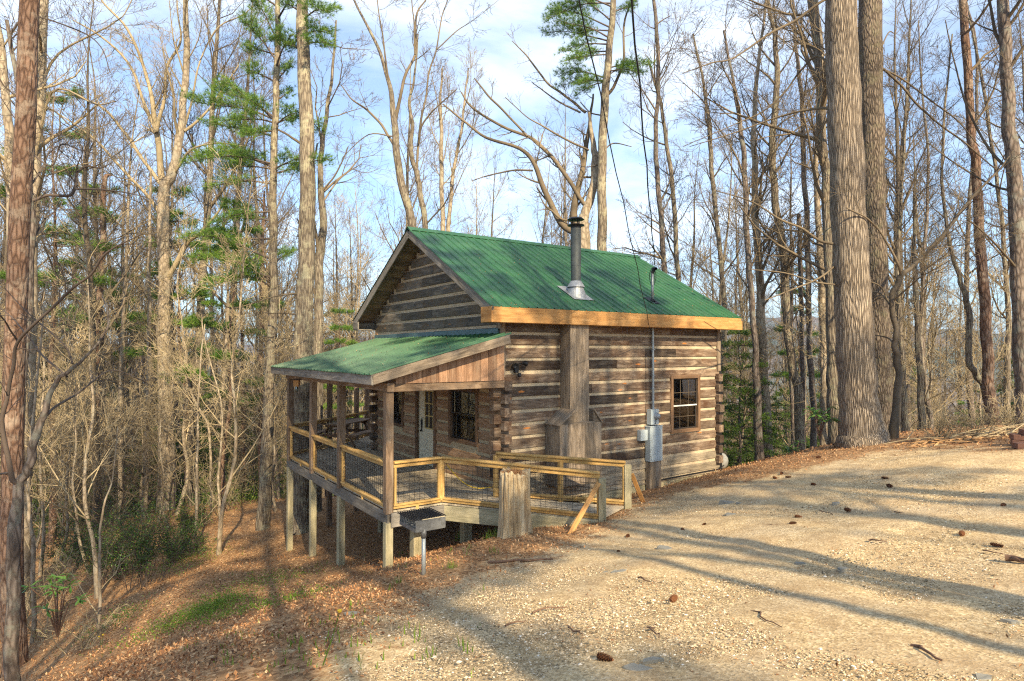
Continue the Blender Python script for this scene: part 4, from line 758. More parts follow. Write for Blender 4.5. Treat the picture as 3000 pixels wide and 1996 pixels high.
px_tree('bare_tree', 'great furrowed pale tulip tree standing at the edge of the lot right of the cabin', 15, [(2530, 1312, 128), (2516, 1190, 106), (2510, 1094, 103), (2501, 924, 100), (2494, 797, 97), (2484, 585, 93), (2475, 340, 91), (2467, 170, 87), (2462, 0, 83)],
 [[(2440, 205, 9), (2415, 175, 9), (2395, 165, 9), (2370, 180, 9), (2340, 215, 8), (2290, 280, 7), (2230, 330, 6), (2140, 370, 4), (2000, 430, 3)], [(2450, 312, 9), (2435, 330, 8), (2420, 355, 7), (2408, 385, 6), (2405, 440, 4)], [(2440, 320, 12), (2400, 318, 10), (2330, 330, 9), (2260, 350, 7), (2150, 390, 5), (2020, 430, 3)],
  [(2440, 715, 12), (2400, 705, 11), (2350, 670, 9), (2280, 640, 8), (2200, 590, 6), (2100, 560, 4)], [(2445, 780, 8), (2400, 815, 7), (2330, 845, 6), (2240, 880, 4)], [(2452, 835, 7), (2380, 825, 6), (2300, 800, 5), (2200, 790, 3)], [(2530, -60, 14), (2416, 0, 11), (2330, 60, 10), (2250, 102, 9), (2150, 170, 6), (2085, 185, 5), (2000, 215, 3)]],
 'b_big', 'twig', 15, .6, 4, sides=64, top=9, seed=40, flare=1.28, ldens=.55)
px_tree('bare_tree', 'second great trunk, darker, standing directly behind and right of the furrowed tulip tree', 17, [(2578, 1305, 66), (2577, 1052, 60), (2571, 882, 60), (2564, 712, 60), (2560, 594, 62), (2556, 424, 64), (2551, 212, 63), (2549, 0, 61)], [[(2585, 500, 5), (2610, 490, 4), (2625, 480, 3)], [(2560, 200, 6), (2600, 100, 5), (2620, 98, 3)], [(2582, 200, 8), (2640, 230, 7), (2720, 290, 6), (2800, 350, 5), (2870, 430, 4)], [(2584, 200, 10), (2640, 250, 9), (2690, 310, 8), (2760, 370, 7), (2840, 430, 6), (2920, 500, 4)], [(2520, 330, 7), (2545, 300, 6), (2562, 275, 4)]], 'b_big2', 'twig', 15, .6, 4, sides=40, top=9, seed=41, flare=1.15, ldens=.7)
px_tree('bare_tree', 'small crooked tree with a wide fork, right beside the great trunks', 15.2, [(2617, 1302, 26), (2632, 1127, 20), (2628, 1052, 18), (2621, 1009, 16), (2626, 967, 16), (2611, 882, 15), (2632, 827, 15), (2641, 805, 14), (2679, 776, 12), (2734, 720, 11), (2785, 661, 10), (2815, 619, 9), (2870, 555, 7), (2925, 500, 5), (2970, 440, 3)],
 [[(2638, 806, 10), (2632, 776, 9), (2594, 704, 8), (2556, 653, 7), (2517, 627, 6), (2480, 610, 4)], [(2628, 946, 9), (2650, 925, 8), (2679, 903, 7)], [(2622, 1012, 7), (2600, 990, 6), (2550, 980, 4)], [(2605, 890, 7), (2580, 860, 6), (2540, 855, 4)], [(2600, 880, 6), (2580, 840, 5), (2540, 822, 4)]], 'b_mid', 'twig', 3.4, 1.6, 2.4, sides=12, seed=42, top=0, ldens=1.6)
px_tree('pine_tree', 'tall straight reddish pine standing alone in the right-hand woods', 18.5, [(2914, 1284, 40), (2899, 1162, 31), (2891, 1009, 28), (2882, 840, 27), (2868, 670, 26), (2861, 500, 24), (2844, 382, 22), (2836, 212, 22), (2819, 0, 20)], (), 'b_pine', 'twig', 9, .5, 2.5, seed=43, sides=16)
px_tree('bare_tree', 'dark rough tree at the right edge of the photo', 15.5, [(3002, 1290, 46), (2997, 1136, 42), (2988, 924, 40), (2980, 712, 38), (2971, 500, 37), (2957, 382, 34), (2950, 212, 31), (2938, 0, 29)], [[(2980, 790, 10), (2930, 730, 8), (2880, 680, 6), (2830, 640, 4)], [(2960, 500, 12), (2900, 440, 10), (2840, 330, 8), (2800, 200, 6), (2770, 60, 4)], [(2965, 560, 10), (2900, 540, 8), (2800, 480, 6), (2720, 420, 4)]], 'b_dark', 'twig', 7, 1., 3, seed=44, ldens=1.2)
px_tree('bare_tree', 'dark twisted small tree in front of the reddish pine at the left edge', 9.2, [X7(85, 1560, 36), X7(90, 900, 34), X7(100, 500, 32), X7(140, 200, 24), X7(200, 100, 22), X6(230, 1500, 22), X6(300, 1300, 17), X6(380, 1080, 13), X6(460, 1010, 11), X6(560, 930, 8), X6(700, 770, 6), X6(745, 640, 5), X6(700, 480, 3)],
 [[X7(130, 210, 22), X7(70, 130, 18), X6(20, 1350, 16), X6(55, 1150, 12), X6(95, 950, 12), X6(120, 800, 11), X6(270, 650, 10), X6(480, 450, 9), X6(620, 340, 8), X6(720, 200, 7), X6(850, 120, 4), X6(980, 60, 3)], [X6(310, 1310, 11), X6(400, 1230, 9), X6(540, 1150, 8), X6(740, 1000, 6), X6(900, 1030, 4), X6(1040, 1100, 3)], [X6(460, 1040, 8), X6(300, 900, 7), X6(190, 760, 6), X6(90, 640, 5), X6(-10, 560, 4)], [X6(120, 800, 8), X6(60, 700, 6), X6(-10, 600, 5)], [X6(500, 950, 7), X6(440, 820, 6), X6(280, 680, 5), X6(150, 560, 4), X6(30, 430, 3)], [X6(450, 470, 6), X6(440, 360, 5), X6(380, 240, 5), X6(320, 100, 4), X6(240, -60, 3)], [X7(60, 130, 8), X7(0, 140, 9)]],
 'b_dark', 'twig_dark', 40, .6, 1.4, sides=14, seed=45, top=0, ldens=1.7)
px_tree('bare_tree', 'dark crooked-limbed tree whose bent bough crosses the left sky', 15, [(40, 1600, 26), (60, 1200, 24), (88, 800, 22), (90, 590, 18), (60, 300, 14), (20, 60, 10)], [[(90, 590, 12), X5(330, 1350, 11), X5(480, 1350, 12), X5(520, 1290, 12), X5(530, 1200, 10), X5(600, 1150, 8), X5(700, 1160, 5), X5(780, 1120, 3)], [X5(530, 1305, 8), X5(700, 1310, 6), X5(860, 1330, 4), X5(1000, 1360, 3)], [(60, 420, 8), X5(350, 1150, 6), X5(420, 1000, 5), X5(560, 1040, 4)], [(30, 100, 7), X5(200, 110, 6), X5(560, 220, 5), X5(700, 330, 4), X5(760, 500, 3)]], 'b_dark', 'twig_dark', 4, 1.2, 2.6, seed=46, ldens=1.4)
SAP = [('pale thin sapling at the sunlit leaf bank left of the porch', 19, [(574, 1575, 9), (576, 1450, 8), (578, 1330, 7), (585, 1100, 5), (600, 950, 4)]), ('short pale sapling stem among the evergreen bushes', 11.5, [(291, 1790, 10), (293, 1700, 8), (292, 1620, 7), (300, 1500, 6), (330, 1400, 4), (345, 1250, 3)]),
 ('lichen-spotted sapling near the left edge behind the twisted tree', 14, [(98, 1606, 11), (88, 1530, 10), (84, 1450, 9), (90, 1300, 8), (110, 1100, 6), (130, 900, 4)]), ('thin sapling leaning right, beside the pale forked tree', 22, [(645, 1500, 8), (640, 1400, 7), (650, 1200, 5), (600, 1000, 4), (590, 900, 3)]),
 ('slim sapling right of the pale forked tree', 24, [(620, 1500, 9), (618, 1400, 8), (610, 1250, 7), (560, 1150, 6), (540, 1000, 4)]), ('slender grey tree left of the pale forked tree', 25, [(425, 1480, 17), (428, 1300, 15), (436, 1100, 13), (437, 900, 11), (438, 700, 9), (442, 500, 6)]), ('reddish pine far behind the left woods', 30, [(280, 1480, 22), (282, 1200, 20), (285, 950, 18), (300, 760, 16), (305, 540, 13), (330, 510, 4)]),
 ('thin tree near the left woods centre', 27, [(235, 1500, 14), (240, 1300, 12), (250, 1000, 9), (240, 800, 6)]), ('thin brown pine trunk behind the slender white pine', 27, [(765, 1480, 18), (764, 1200, 16), (766, 900, 14), (770, 700, 11), (775, 560, 6)]), ('small tree left of the slender white pine', 29, [(715, 1450, 12), (712, 1200, 11), (708, 950, 9), (700, 700, 6)])]
for i, (lb, Y, tr) in enumerate(SAP): px_tree('sapling' if tr[0][2] < 12 else 'bare_tree', lb, Y, tr, (), 'b_pale' if 'pale' in lb or 'lichen' in lb else ('b_pine' if 'pine' in lb else 'b_mid'), 'twig_pale' if i < 5 else 'twig', -9, 1.6, 2., seed=60+i, sides=8, top=0, nch=(5, 4, 2, 0))
# --- prototypes of the woods
def proto_tree(name, H, r, seed, mat='b_mid', tw='twig', z0=.35, nb=26, Lk=4.2, nch=(6, 5, 3), bend=.35, fork=False):
    rg = random.Random(seed); root = empty(name, (0, 0, 0)); n = 9; P = []; x = y = 0; a = rg.uniform(0, 6.28)
    for i in range(n): t = i/(n-1); x += rg.gauss(0, bend*.35)+.04*math.cos(a); y += rg.gauss(0, bend*.35)+.04*math.sin(a); P.append((x if i else 0, y if i else 0, H*t-(.25 if not i else 0), max(.012, r*(1-t)**.75*(1.25 if not i else 1))))
    T = Tubes(); q = limb(T, P, rg, 8, 20); T.build('trunk', M[mat], root); C = Tubes()
    for k in range(nb):
        t = z0+(1-z0)*((k+rg.random())/nb)**.9; i = min(len(q)-2, int(t*(len(q)-1))); rb = max(.012, q[i][3]*rg.uniform(.3, .55)); d = Vector(q[i+1][:3])-Vector(q[i][:3])
        grow(C, q[i][:3], rdir(d, rg.uniform(.45, 1.0), rg.uniform(0, 6.28)), Lk*rg.uniform(.55, 1.1)*(1.15-.75*t)*(1.4 if rg.random() < .2 else 1), rb, 0 if t < .8 else 1, 3, rg, .12, (nch[0], nch[1], nch[2]+1, 0))
    C.build('crown', M[tw], root); return root
def proto_pine(name, H, r, seed, mat='b_pine', z0=.4, nb=34, Lk=2.8, leaf='needle', k=11, L=.25, w=.02, droop=0.):
    rg = random.Random(seed); root = empty(name, (0, 0, 0)); P = [(rg.gauss(0, .08), rg.gauss(0, .08), H*i/6-(.2 if not i else 0), max(.01, r*(1-i/6.2))) for i in range(7)]; T = Tubes(); q = limb(T, P, rg, 8, 14); T.build('trunk', M[mat], root)
    B = Tubes(); tp = []
    for j in range(nb):
        t = z0+(1-z0)*(j+rg.random())/nb; i = min(len(q)-2, int(t*(len(q)-1))); a = j*2.4+rg.gauss(0, .3); l = Lk*(1.12-t)**.7*rg.uniform(.6, 1.15); p = Vector(q[i][:3]); e = p+Vector((math.cos(a), math.sin(a), rg.uniform(-.05, .25)-droop))*l
        bough(B, tp, p, e, .03, rg, 5, 1.1, .3, dens=.62)
    b = B.build('crown', M['twig_dark'], root); needles(tp, 'needles', b, seed, leaf, k, L, w); return root
def copy_tree(o, loc, rz, sc, label, group):
    c = o.copy(); COL.objects.link(c); c.location = loc; c.rotation_euler = (random.gauss(0, .025), random.gauss(0, .025), rz); c.scale = (sc,)*3
    tag(c, label, None, group)
    def kids(a, b):
        for ch in a.children: d = ch.copy(); COL.objects.link(d); d.parent = b; kids(ch, d)
    for ch in list(o.children): d = ch.copy(); COL.objects.link(d); d.parent = c; kids(ch, d)
    return c
PB = [proto_tree('bare_tree', 21, .17, 101), proto_tree('bare_tree', 19, .14, 102, 'b_mid', 'twig', .3, 28), proto_tree('bare_tree', 23, .20, 103, 'b_grey', 'twig', .4, 26, 5), proto_tree('bare_tree', 18, .12, 104, 'b_pale', 'twig_pale', .35, 26), proto_tree('bare_tree', 20, .15, 105, 'b_dark', 'twig', .45, 24, 4.5)]
PS = [proto_tree('sapling', 8, .05, 111, 'b_pale', 'twig_pale', .15, 24, 2.6, (5, 4, 3), .4), proto_tree('sapling', 6, .04, 112, 'b_mid', 'twig', .12, 24, 2.2, (5, 4, 3), .5), proto_tree('sapling', 10, .06, 113, 'b_pale', 'twig_pale', .2, 26, 2.8, (5, 4, 3), .4)]
PP = [proto_pine('white_pine', 21, .16, 121, z0=.5, nb=26, Lk=3.2), proto_pine('white_pine', 16, .12, 122, z0=.38, nb=26, Lk=3)]
PH = [proto_pine('hemlock', 8, .08, 131, 'b_dark', .06, 60, 2.2, 'needle_d', 9, .13, .02, .12), proto_pine('hemlock', 5, .05, 132, 'b_dark', .05, 50, 1.7, 'needle_d', 9, .12, .018, .1)]
for o in PB+PS+PP+PH: o['category'] = {'bare_tree': 'tree', 'sapling': 'sapling', 'white_pine': 'pine tree', 'hemlock': 'hemlock'}[o.name.split('.')[0]]
used = set()
LBL = {'bare_tree': ('bare grey tree in the thick woods around the clearing', 'bare trees in the woods'), 'sapling': ('thin bare understory sapling in the woods', 'understory saplings in the woods'), 'white_pine': ('green pine standing deep among the bare woods', 'pines among the bare woods'), 'hemlock': ('dark green hemlock low among the bare trunks', 'hemlocks under the bare trees')}
def place(o, x, y, sc, rz=None, label=None, group=None):
    k = o.name.split('.')[0]; l, g = LBL[k]; loc = (x, y, hz(x, y)-.05); rz = random.uniform(0, 6.28) if rz is None else rz
    if o.name not in used:
        used.add(o.name); o.location = loc; o.rotation_euler[2] = rz; o.scale = (sc,)*3; return tag(o, label or l, None, group or g)
    return copy_tree(o, loc, rz, sc, label or l, group or g)
random.seed(77)
def free(x, y, r=1.3):
    loc = np.array([(np.array([x, y, 0])-P0)@U3, (np.array([x, y, 0])-P0)@V3])
    if -3.6 < loc[0] < 8.6 and -4 < loc[1] < 11.5: return False
    return all(math.hypot(x-a, y-b) > r for a, b in TREES)
def scatter(n, lst, az, rr, sc, r=1.3, p=1., edge=0.):
    c = 0; t = 0
    while c < n and t < n*60:
        t += 1; a = R(random.uniform(*az)); d = rr[0]+(rr[1]-rr[0])*random.random()**p; x, y = math.sin(a)*d, math.cos(a)*d
        if not free(x, y, r) or (x > 3 and y < 20.5+edge) : continue
        TREES.append((x, y)); place(random.choice(lst), x, y, random.uniform(*sc)); c += 1
scatter(62, PB, (-43, -20), (24, 80), (1., 1.45), 1.5, .85)
scatter(36, PB, (-20, 12), (36, 75), (1.1, 1.4), 1.0, .7)
scatter(14, [PB[3], PB[1]], (-20, 8), (42, 75), (1.1, 1.4), 1.0, .8)
scatter(46, PB, (12, 43), (24, 80), (.9, 1.3), 1.0, .8)
scatter(64, PS, (-43, -17), (17, 55), (.7, 1.25), .9, .8)
scatter(40, PS, (14, 43), (21, 50), (.7, 1.1), .9, .8)
scatter(9, PP, (-42, -14), (36, 75), (.75, 1.15), 2, .7)
scatter(5, PP, (-12, 10), (36, 70), (.6, .8), 2)
scatter(10, PP, (14, 42), (32, 75), (.5, .75), 2)
scatter(12, PH, (-43, -16), (24, 55), (.7, 1.1), 1.2)
scatter(9, PH, (14, 40), (24, 45), (.6, 1.0), 1.2)
for i, (px, Y, k, sc, lb) in enumerate(((150, 27, 0, 1., 'hazy green pine between the reddish pine and the forked tree, left one'), (285, 34, 0, .95, 'reddish pine with thin green crown behind the left woods'), (560, 28, 1, .95, 'green pine just right of the pale forked tree'), (660, 24, 1, .8, 'young green pine left of the slender white pine'), (985, 30, 1, .62, 'bushy young pine seen just over the porch roof'))):
    p = at(px, 1300, Y); place(PP[k], p[0], p[1], sc, label=lb, group='pines among the bare woods'); TREES.append((p[0], p[1]))
for px, Y, sc in ((2165, 20.5, .9), (2190, 24, .8)): p = at(px, 1300, Y); place(PH[0], p[0], p[1], sc*.7, label='dark hemlock just beyond the cabin far corner', group='hemlocks beyond the cabin corner')
for (x, y, k, sc) in ((6.6, -.6, 0, 1.), (9.1, -1.6, 1, 1.), (11.6, -3, 2, 1.), (3, -6.5, 0, 1.1), (-1.2, -7.5, 2, 1), (15, .5, 1, 1.), (5.8, -9.5, 2, 1.1), (-5, -6, 1, 1.1), (9.5, -9, 0, 1.2), (17, -5, 4, 1.1), (-9.5, -3.5, 0, 1.), (1, -13, 4, 1.1), (13, -11, 4, 1.1), (19, 4, 3, 1.), (-6, -12, 3, 1.), (22, -2, 2, 1)):
    place(PB[k], x, y, sc, label='bare tree standing behind the photographer whose shadow crosses the lot', group='trees behind the photographer')
for (x, y, k, sc) in ((6, -12.8, 0, 1.05), (2.4, -11.8, 0, 1.), (7.6, -6.5, 0, 1.), (-3.4, -10.5, 0, 1.05), (12.5, -6.5, 0, 1)): place(PP[k], x, y, sc, label='pine standing behind the photographer, shading the roof', group='trees behind the photographer')

# ------------------------------------------------------------------ far woods, too many to count
def far_woods():
    rs = random.Random(900); T = Tubes(); n = 0
    tp = []
    while n < 1500:
        a = R(rs.uniform(-46, 46)); d = 55+115*rs.random()**1.1; x, y = math.sin(a)*d, math.cos(a)*d; z = hz(x, y); H = rs.uniform(13, 23); r = rs.uniform(.05, .13); n += 1
        if n % 9 == 0:
            for k in range(26):
                t = .25+.75*k/26; b = rs.uniform(0, 6.28); l = 2.2*(1.1-t)*rs.uniform(.5, 1.1)
                for q in range(7): f = (q+1)/7*l; tp.append(((x+math.cos(b)*f, y+math.sin(b)*f, z+H*.8*t+rs.gauss(0, .2)), (math.cos(b)*.3, math.sin(b)*.3, .8)))
        p = [(x, y, z-.2), (x+rs.gauss(0, .25), y, z+H*.45), (x+rs.gauss(0, .6), y, z+H)]; rr = rs.random(); T.add(p, [r, r*.7, .015], 4, rr)
        for k in range(11):
            t = rs.uniform(.3, .98); q = Vector(p[1]).lerp(Vector(p[2]), (t-.45)/.55) if t > .45 else Vector(p[0]).lerp(Vector(p[1]), t/.45); b = rs.uniform(0, 6.28); l = H*.2*(1.2-t)*rs.uniform(.6, 1.3); dd = Vector((math.cos(b), math.sin(b), rs.uniform(.5, 1.3))).normalized(); e = q+dd*l; mid = q+dd*l*.5+Vector((rs.gauss(0, .1), 0, rs.gauss(0, .1)))
            T.add([tuple(q), tuple(mid), tuple(e)], [r*.35, r*.25, .012], 3, rr)
            for w in range(4): f = rs.uniform(.3, 1); s0 = q.lerp(e, f); d2 = rdir(dd, rs.uniform(.4, 1), rs.uniform(0, 6.28)); T.add([tuple(s0), tuple(s0+d2*l*rs.uniform(.25, .5))], [.014, .010], 3, rr)
    m = MB(); m.add(*T.arrays()); o = tag(m.build('far_woods', M['twig'], None, True), kind='stuff')
    P = np.array([a for a, b in tp]); D = np.array([b for a, b in tp]); o = tri_mesh(*tufts(P, D, 7, .55, .09, np.random.RandomState(4)), 'far_pine_foliage', M['needle_d'], None); tag(o, kind='stuff')
far_woods()
# ------------------------------------------------------------------ ground cover
def pts_on(n, box, rs, acc):
    X = rs.uniform(box[0], box[1], n*3); Y = rs.uniform(box[2], box[3], n*3); k = acc(X, Y) > rs.rand(n*3); X = X[k][:n]; Y = Y[k][:n]; return np.stack([X, Y, hgt(X, Y)], -1)
def vis(X, Y, marg=1.0): return (np.abs(X) < Y*.84+marg) & (Y > 1.5)
rsg = np.random.RandomState(31)
def dens(X, Y, L): d = np.hypot(X, Y); return np.clip((L/np.maximum(d, 1))**1.6, 0, 1)
P = pts_on(210000, (-24, 12, 3, 32), rsg, lambda X, Y: vis(X, Y)*dens(X, Y, 6.5)*np.clip(litter(X, Y)*1.5-.45, 0.0, 1))
D = rsg.randn(len(P), 3); D[:, 2] = np.abs(D[:, 2])*.5; P[:, 2] += rsg.uniform(0.0, .03, len(P))
tag(tri_mesh(*leaves(P, D, .034+.0016*np.hypot(P[:, :1], P[:, 1:2]), .024, rsg, flat=.8), 'leaf_litter', M['litter'], None), kind='stuff')
P = pts_on(26000, (-14, 16, 3, 22), rsg, lambda X, Y: vis(X, Y)*dens(X, Y, 10)*np.clip(1-np.abs(litter(X, Y)-.62)*2.2, .03, 1)); n = len(P); a = rsg.uniform(0, 6.28, n); D = np.stack([np.cos(a), np.sin(a), rsg.uniform(-.02, .18, n)], -1); P[:, 2] += .006
L_ = rsg.uniform(.05, .13, (n, 1)); c = np.stack([-np.sin(a), np.cos(a), 0*a], -1)*.0028
tag(tri_mesh(np.stack([P-c, P+c, P+D*L_], 1).reshape(-1, 3), np.arange(n*3).reshape(-1, 3), np.repeat(rsg.rand(n), 3), 'pine_straw', M['straw'], None), kind='stuff')
def stones(P, s0, rs, rnd=None, flat=.55):
    n = len(P); ico = np.array([(1,0,0),(-1,0,0),(0,1,0),(0,-1,0),(0,0,1),(0,0,-1)], float); fc = np.array([(0,2,4),(2,1,4),(1,3,4),(3,0,4),(2,0,5),(1,2,5),(3,1,5),(0,3,5)])
    a = rs.uniform(0, 6.28, n); v = ico[None]*rs.uniform(.55, 1.1, (n, 6, 1))*s0[:, None, None]*np.array((1, .8, flat)); ca, sa = np.cos(a)[:, None], np.sin(a)[:, None]
    v = np.stack([v[..., 0]*ca-v[..., 1]*sa, v[..., 0]*sa+v[..., 1]*ca, v[..., 2]], -1)+P[:, None]; return v.reshape(-1, 3), (fc[None]+np.arange(n)[:, None, None]*6).reshape(-1, 3), np.repeat(rs.rand(n) if rnd is None else rnd, 6)
P = pts_on(260000, (-7, 16, 2.4, 17), rsg, lambda X, Y: vis(X, Y, .4)*dens(X, Y, 5)*np.clip(1.25-litter(X, Y)*1.5, 0, 1)); s0 = rsg.gamma(1.8, .0027, len(P))+.003
tag(tri_mesh(*stones(P, s0, rsg), 'gravel', M['pebble'], None), kind='stuff')
P = pts_on(9000, (-6, 18, 2.5, 19), rsg, lambda X, Y: vis(X, Y)*dens(X, Y, 8)*(1-litter(X, Y))*np.clip(np.sin(X*1.9+np.sin(Y*1.3)*2)*np.sin(Y*1.7+X*.6)+.35, .12, 1)); D = rsg.randn(len(P), 3); D[:, 2] *= .2; P[:, 2] += .008
tag(tri_mesh(*leaves(P, D, .035, .014, rsg, flat=.9), 'dead_leaf_bits', M['litter'], None), kind='stuff')
# spring green ground cover and grass tufts
def patch(px, rad, n, seed, name, L=.035, w=.022, h=.12, mat='bright'):
    rs = np.random.RandomState(seed); c = gpx(*px); q = rs.randn(n, 2)*rad; P = np.stack([c[0]+q[:, 0], c[1]+q[:, 1], 0*q[:, 0]], -1); P[:, 2] = hgt(P[:, 0], P[:, 1])+rs.gamma(2, h/2.5, n); D = rs.randn(n, 3)*.7; D[:, 2] += .3
    return tag(tri_mesh(*leaves(P, D, L, w, rs, flat=.5), name, M[mat], None), kind='stuff')
patch((625, 1785), .30, 2000, 1, 'green_ground_cover'); patch((520, 1835), .42, 1100, 2, 'green_ground_cover'); patch((700, 1800), .35, 600, 3, 'green_ground_cover'); patch((790, 1700), .5, 700, 4, 'green_ground_cover', h=.05); patch((330, 1830), .35, 700, 5, 'green_ground_cover', mat='holly')
patch((430, 1560), 1.2, 1500, 9, 'green_ground_cover', .05, .03, .7); patch((300, 1620), 1., 1200, 10, 'green_ground_cover', .045, .025, .5); patch((640, 1400), 1.6, 1500, 11, 'green_ground_cover', .07, .04, 1.2); patch((560, 1650), .5, 900, 6, 'green_ground_cover', h=.2); patch((700, 1480), .8, 1500, 7, 'green_ground_cover', .06, .03, .6); patch((850, 1760), .3, 500, 8, 'green_ground_cover', h=.06)
def grass(spots, name, seed):
    rs = np.random.RandomState(seed); V = []; r = []
    for (x, y, k, h, sp) in spots:
        c = gpx(x, y)
        for i in range(k):
            a = rs.uniform(0, 6.28); b = c+np.array((rs.randn()*sp, rs.randn()*sp, 0)); l = h*rs.uniform(.5, 1.1); o = np.array((math.cos(a), math.sin(a), 0)); wv = np.array((-o[1], o[0], 0))*.006; t = b+o*l*.35+np.array((0, 0, l)); m_ = (b+t)/2-o*l*.05+np.array((0, 0, l*.12))
            V += [b-wv, b+wv, m_, m_-wv*.6, m_+wv*.6, t]; r += [rs.rand()]*6
    n = len(V)//6; f = (np.array([(0, 1, 4), (0, 4, 3), (3, 4, 5)])[None]+np.arange(n)[:, None, None]*6).reshape(-1, 3); return tri_mesh(np.array(V), f, np.array(r), name, M['bright'], None)
sp = [(1346, 1585, 40, .22, .05), (1440, 1580, 50, .18, .08), (1460, 1565, 30, .2, .06), (1325, 1675, 30, .16, .05), (1160, 1715, 14, .12, .04), (1450, 1620, 12, .12, .05), (1180, 1625, 12, .1, .04)]
rr = random.Random(9)
for k in range(80): x, y = rr.uniform(560, 1420), rr.uniform(1600, 1980); sp.append((x, y, rr.randint(3, 9), rr.uniform(.05, .11), .06))
tag(grass(sp, 'grass_tufts', 5), kind='stuff')
# ------------------------------------------------------------------ evergreen bushes at the left
def bush(name, label, px, h, w, seed, mat='holly', n=15, L=.05, lw=.026, cat='bush', group=None, per=5, twig='twig_dark', nch=(6, 5, 3)):
    rg = random.Random(seed); rs = np.random.RandomState(seed); b = gpx(*px) if not isinstance(px, np.ndarray) else px; o = empty(name, b); tag(o, label, cat, group); T = Tubes(); ends = []
    for k in range(n): a = rg.uniform(0, 6.28); grow(T, (rg.gauss(0, w*.12), rg.gauss(0, w*.12), -.05), (math.cos(a)*rg.uniform(.1, w/h), math.sin(a)*rg.uniform(.1, w/h), 1), h*rg.uniform(.5, 1.05), .012, 0, 2, rg, .03, nch, 0, ends)
    T.build('stem', M[twig], o)
    if mat:
        P = []; D = []
        for p, d in ends:
            for k in range(per): q = p-d*rg.uniform(0, .28)+Vector((rg.gauss(0, .05), rg.gauss(0, .05), rg.gauss(0, .04))); P.append(tuple(q)); D.append(tuple(d*.5+Vector((rg.gauss(0, 1), rg.gauss(0, 1), rg.gauss(0, .5)))))
        tri_mesh(*leaves(P, D, L, lw, rs, flat=.4), 'leaves', M[mat], o)
    return o
bush('holly_bush', 'tall dark evergreen bush on the shaded bank left of the porch', (425, 1720), 2.3, 1.5, 1, n=16); bush('holly_bush', 'dark evergreen bush just left of the tallest one', (330, 1700), 1.7, 1.6, 2, n=14); bush('holly_bush', 'low dark evergreen bush right of the tallest one', (510, 1650), 1.3, 1.1, 3, n=10)
bush('holly_bush', 'dark evergreen bush nearest the left edge trees', (220, 1660), 1.7, 1.5, 4, n=12); bush('holly_bush', 'dark evergreen bush farther down among the left trunks', (300, 1560), 2.2, 1.8, 6, n=16); bush('holly_bush', 'evergreen bush below the pale forked tree', (560, 1560), 1.2, 1.1, 7, n=9)
for i, (x, y, h) in enumerate(((120, 1880, 1.3), (160, 1790, 1.6), (230, 1900, 1.2), (60, 1820, 1.5))):
    bush('budding_shrub', ('bare shrub with pale budding shoots at the lower left corner', 'bare shrub with long budding shoots in front of the left trees', 'low budding shrub on the leaf bank at lower left', 'budding shrub against the reddish pine trunk')[i], (x, y), h, 1.3, 20+i, 'bud', 6, .022, .012, 'shrub', None, 2, 'twig_pale', (4, 3, 2))
for i, (x, y, h, lb) in enumerate(((640, 1500, 2.2, 'bare pale brush at the top of the leaf bank'), (700, 1470, 2.0, 'bare pale brush left of the leaning white trunk'), (560, 1430, 2.6, 'bare twiggy brush beside the pale forked tree'), (380, 1450, 3, 'bare twiggy brush left of the pale forked tree'), (200, 1480, 3, 'bare twiggy brush in the lower left woods'), (830, 1420, 2, 'bare brush behind the far porch post'), (2760, 1290, .8, 'bare brush behind the stick pile'), (2860, 1285, .9, 'bare brush at the foot of the reddish pine on the right'), (2960, 1275, .9, 'bare brush behind the red blocks'))):
    bush('bare_brush', lb, (x, y), h, h*.9, 40+i, None, 14, cat='brush', twig='twig_pale', nch=(5, 4, 3))
def rhodo(label, px, Y, n, seed, L=.2, stemto=None):
    rg = random.Random(seed); rs = np.random.RandomState(seed); g = gpx(*px) if Y is None else at(*px, Y); o = empty('rhododendron', g); tag(o, label, 'rhododendron'); T = Tubes(); V = []; D = []
    for k in range(n):
        a = rg.uniform(0, 6.28); e = Vector((math.cos(a)*rg.uniform(.1, .45), math.sin(a)*rg.uniform(.1, .45), rg.uniform(.1, .5))); T.add([(0, 0, -.4), tuple(e*.5), tuple(e)], [.014, .010, .007], 5)
        for j in range(9): b = j*.7+rg.random(); V.append(tuple(e)); D.append((math.cos(b)*1.6, math.sin(b)*1.6, -.35+rg.uniform(-.3, .5)))
    T.build('stem', M['stick'], o); tri_mesh(*leaves(V, D, L, L*.27, rs, flat=1.), 'leaves', M['rhodo'], o)
rhodo('rhododendron with broad glossy leaves left of the great furrowed trunk', (2400, 1240), 15.6, 9, 3, .26); rhodo('low rhododendron clump on the lot edge near the gravel hump', (2330, 1335), 17.2, 5, 4, .24); rhodo('broad-leaved rhododendron in shade near the lower left corner', (170, 1790), 9.8, 8, 5, .2)
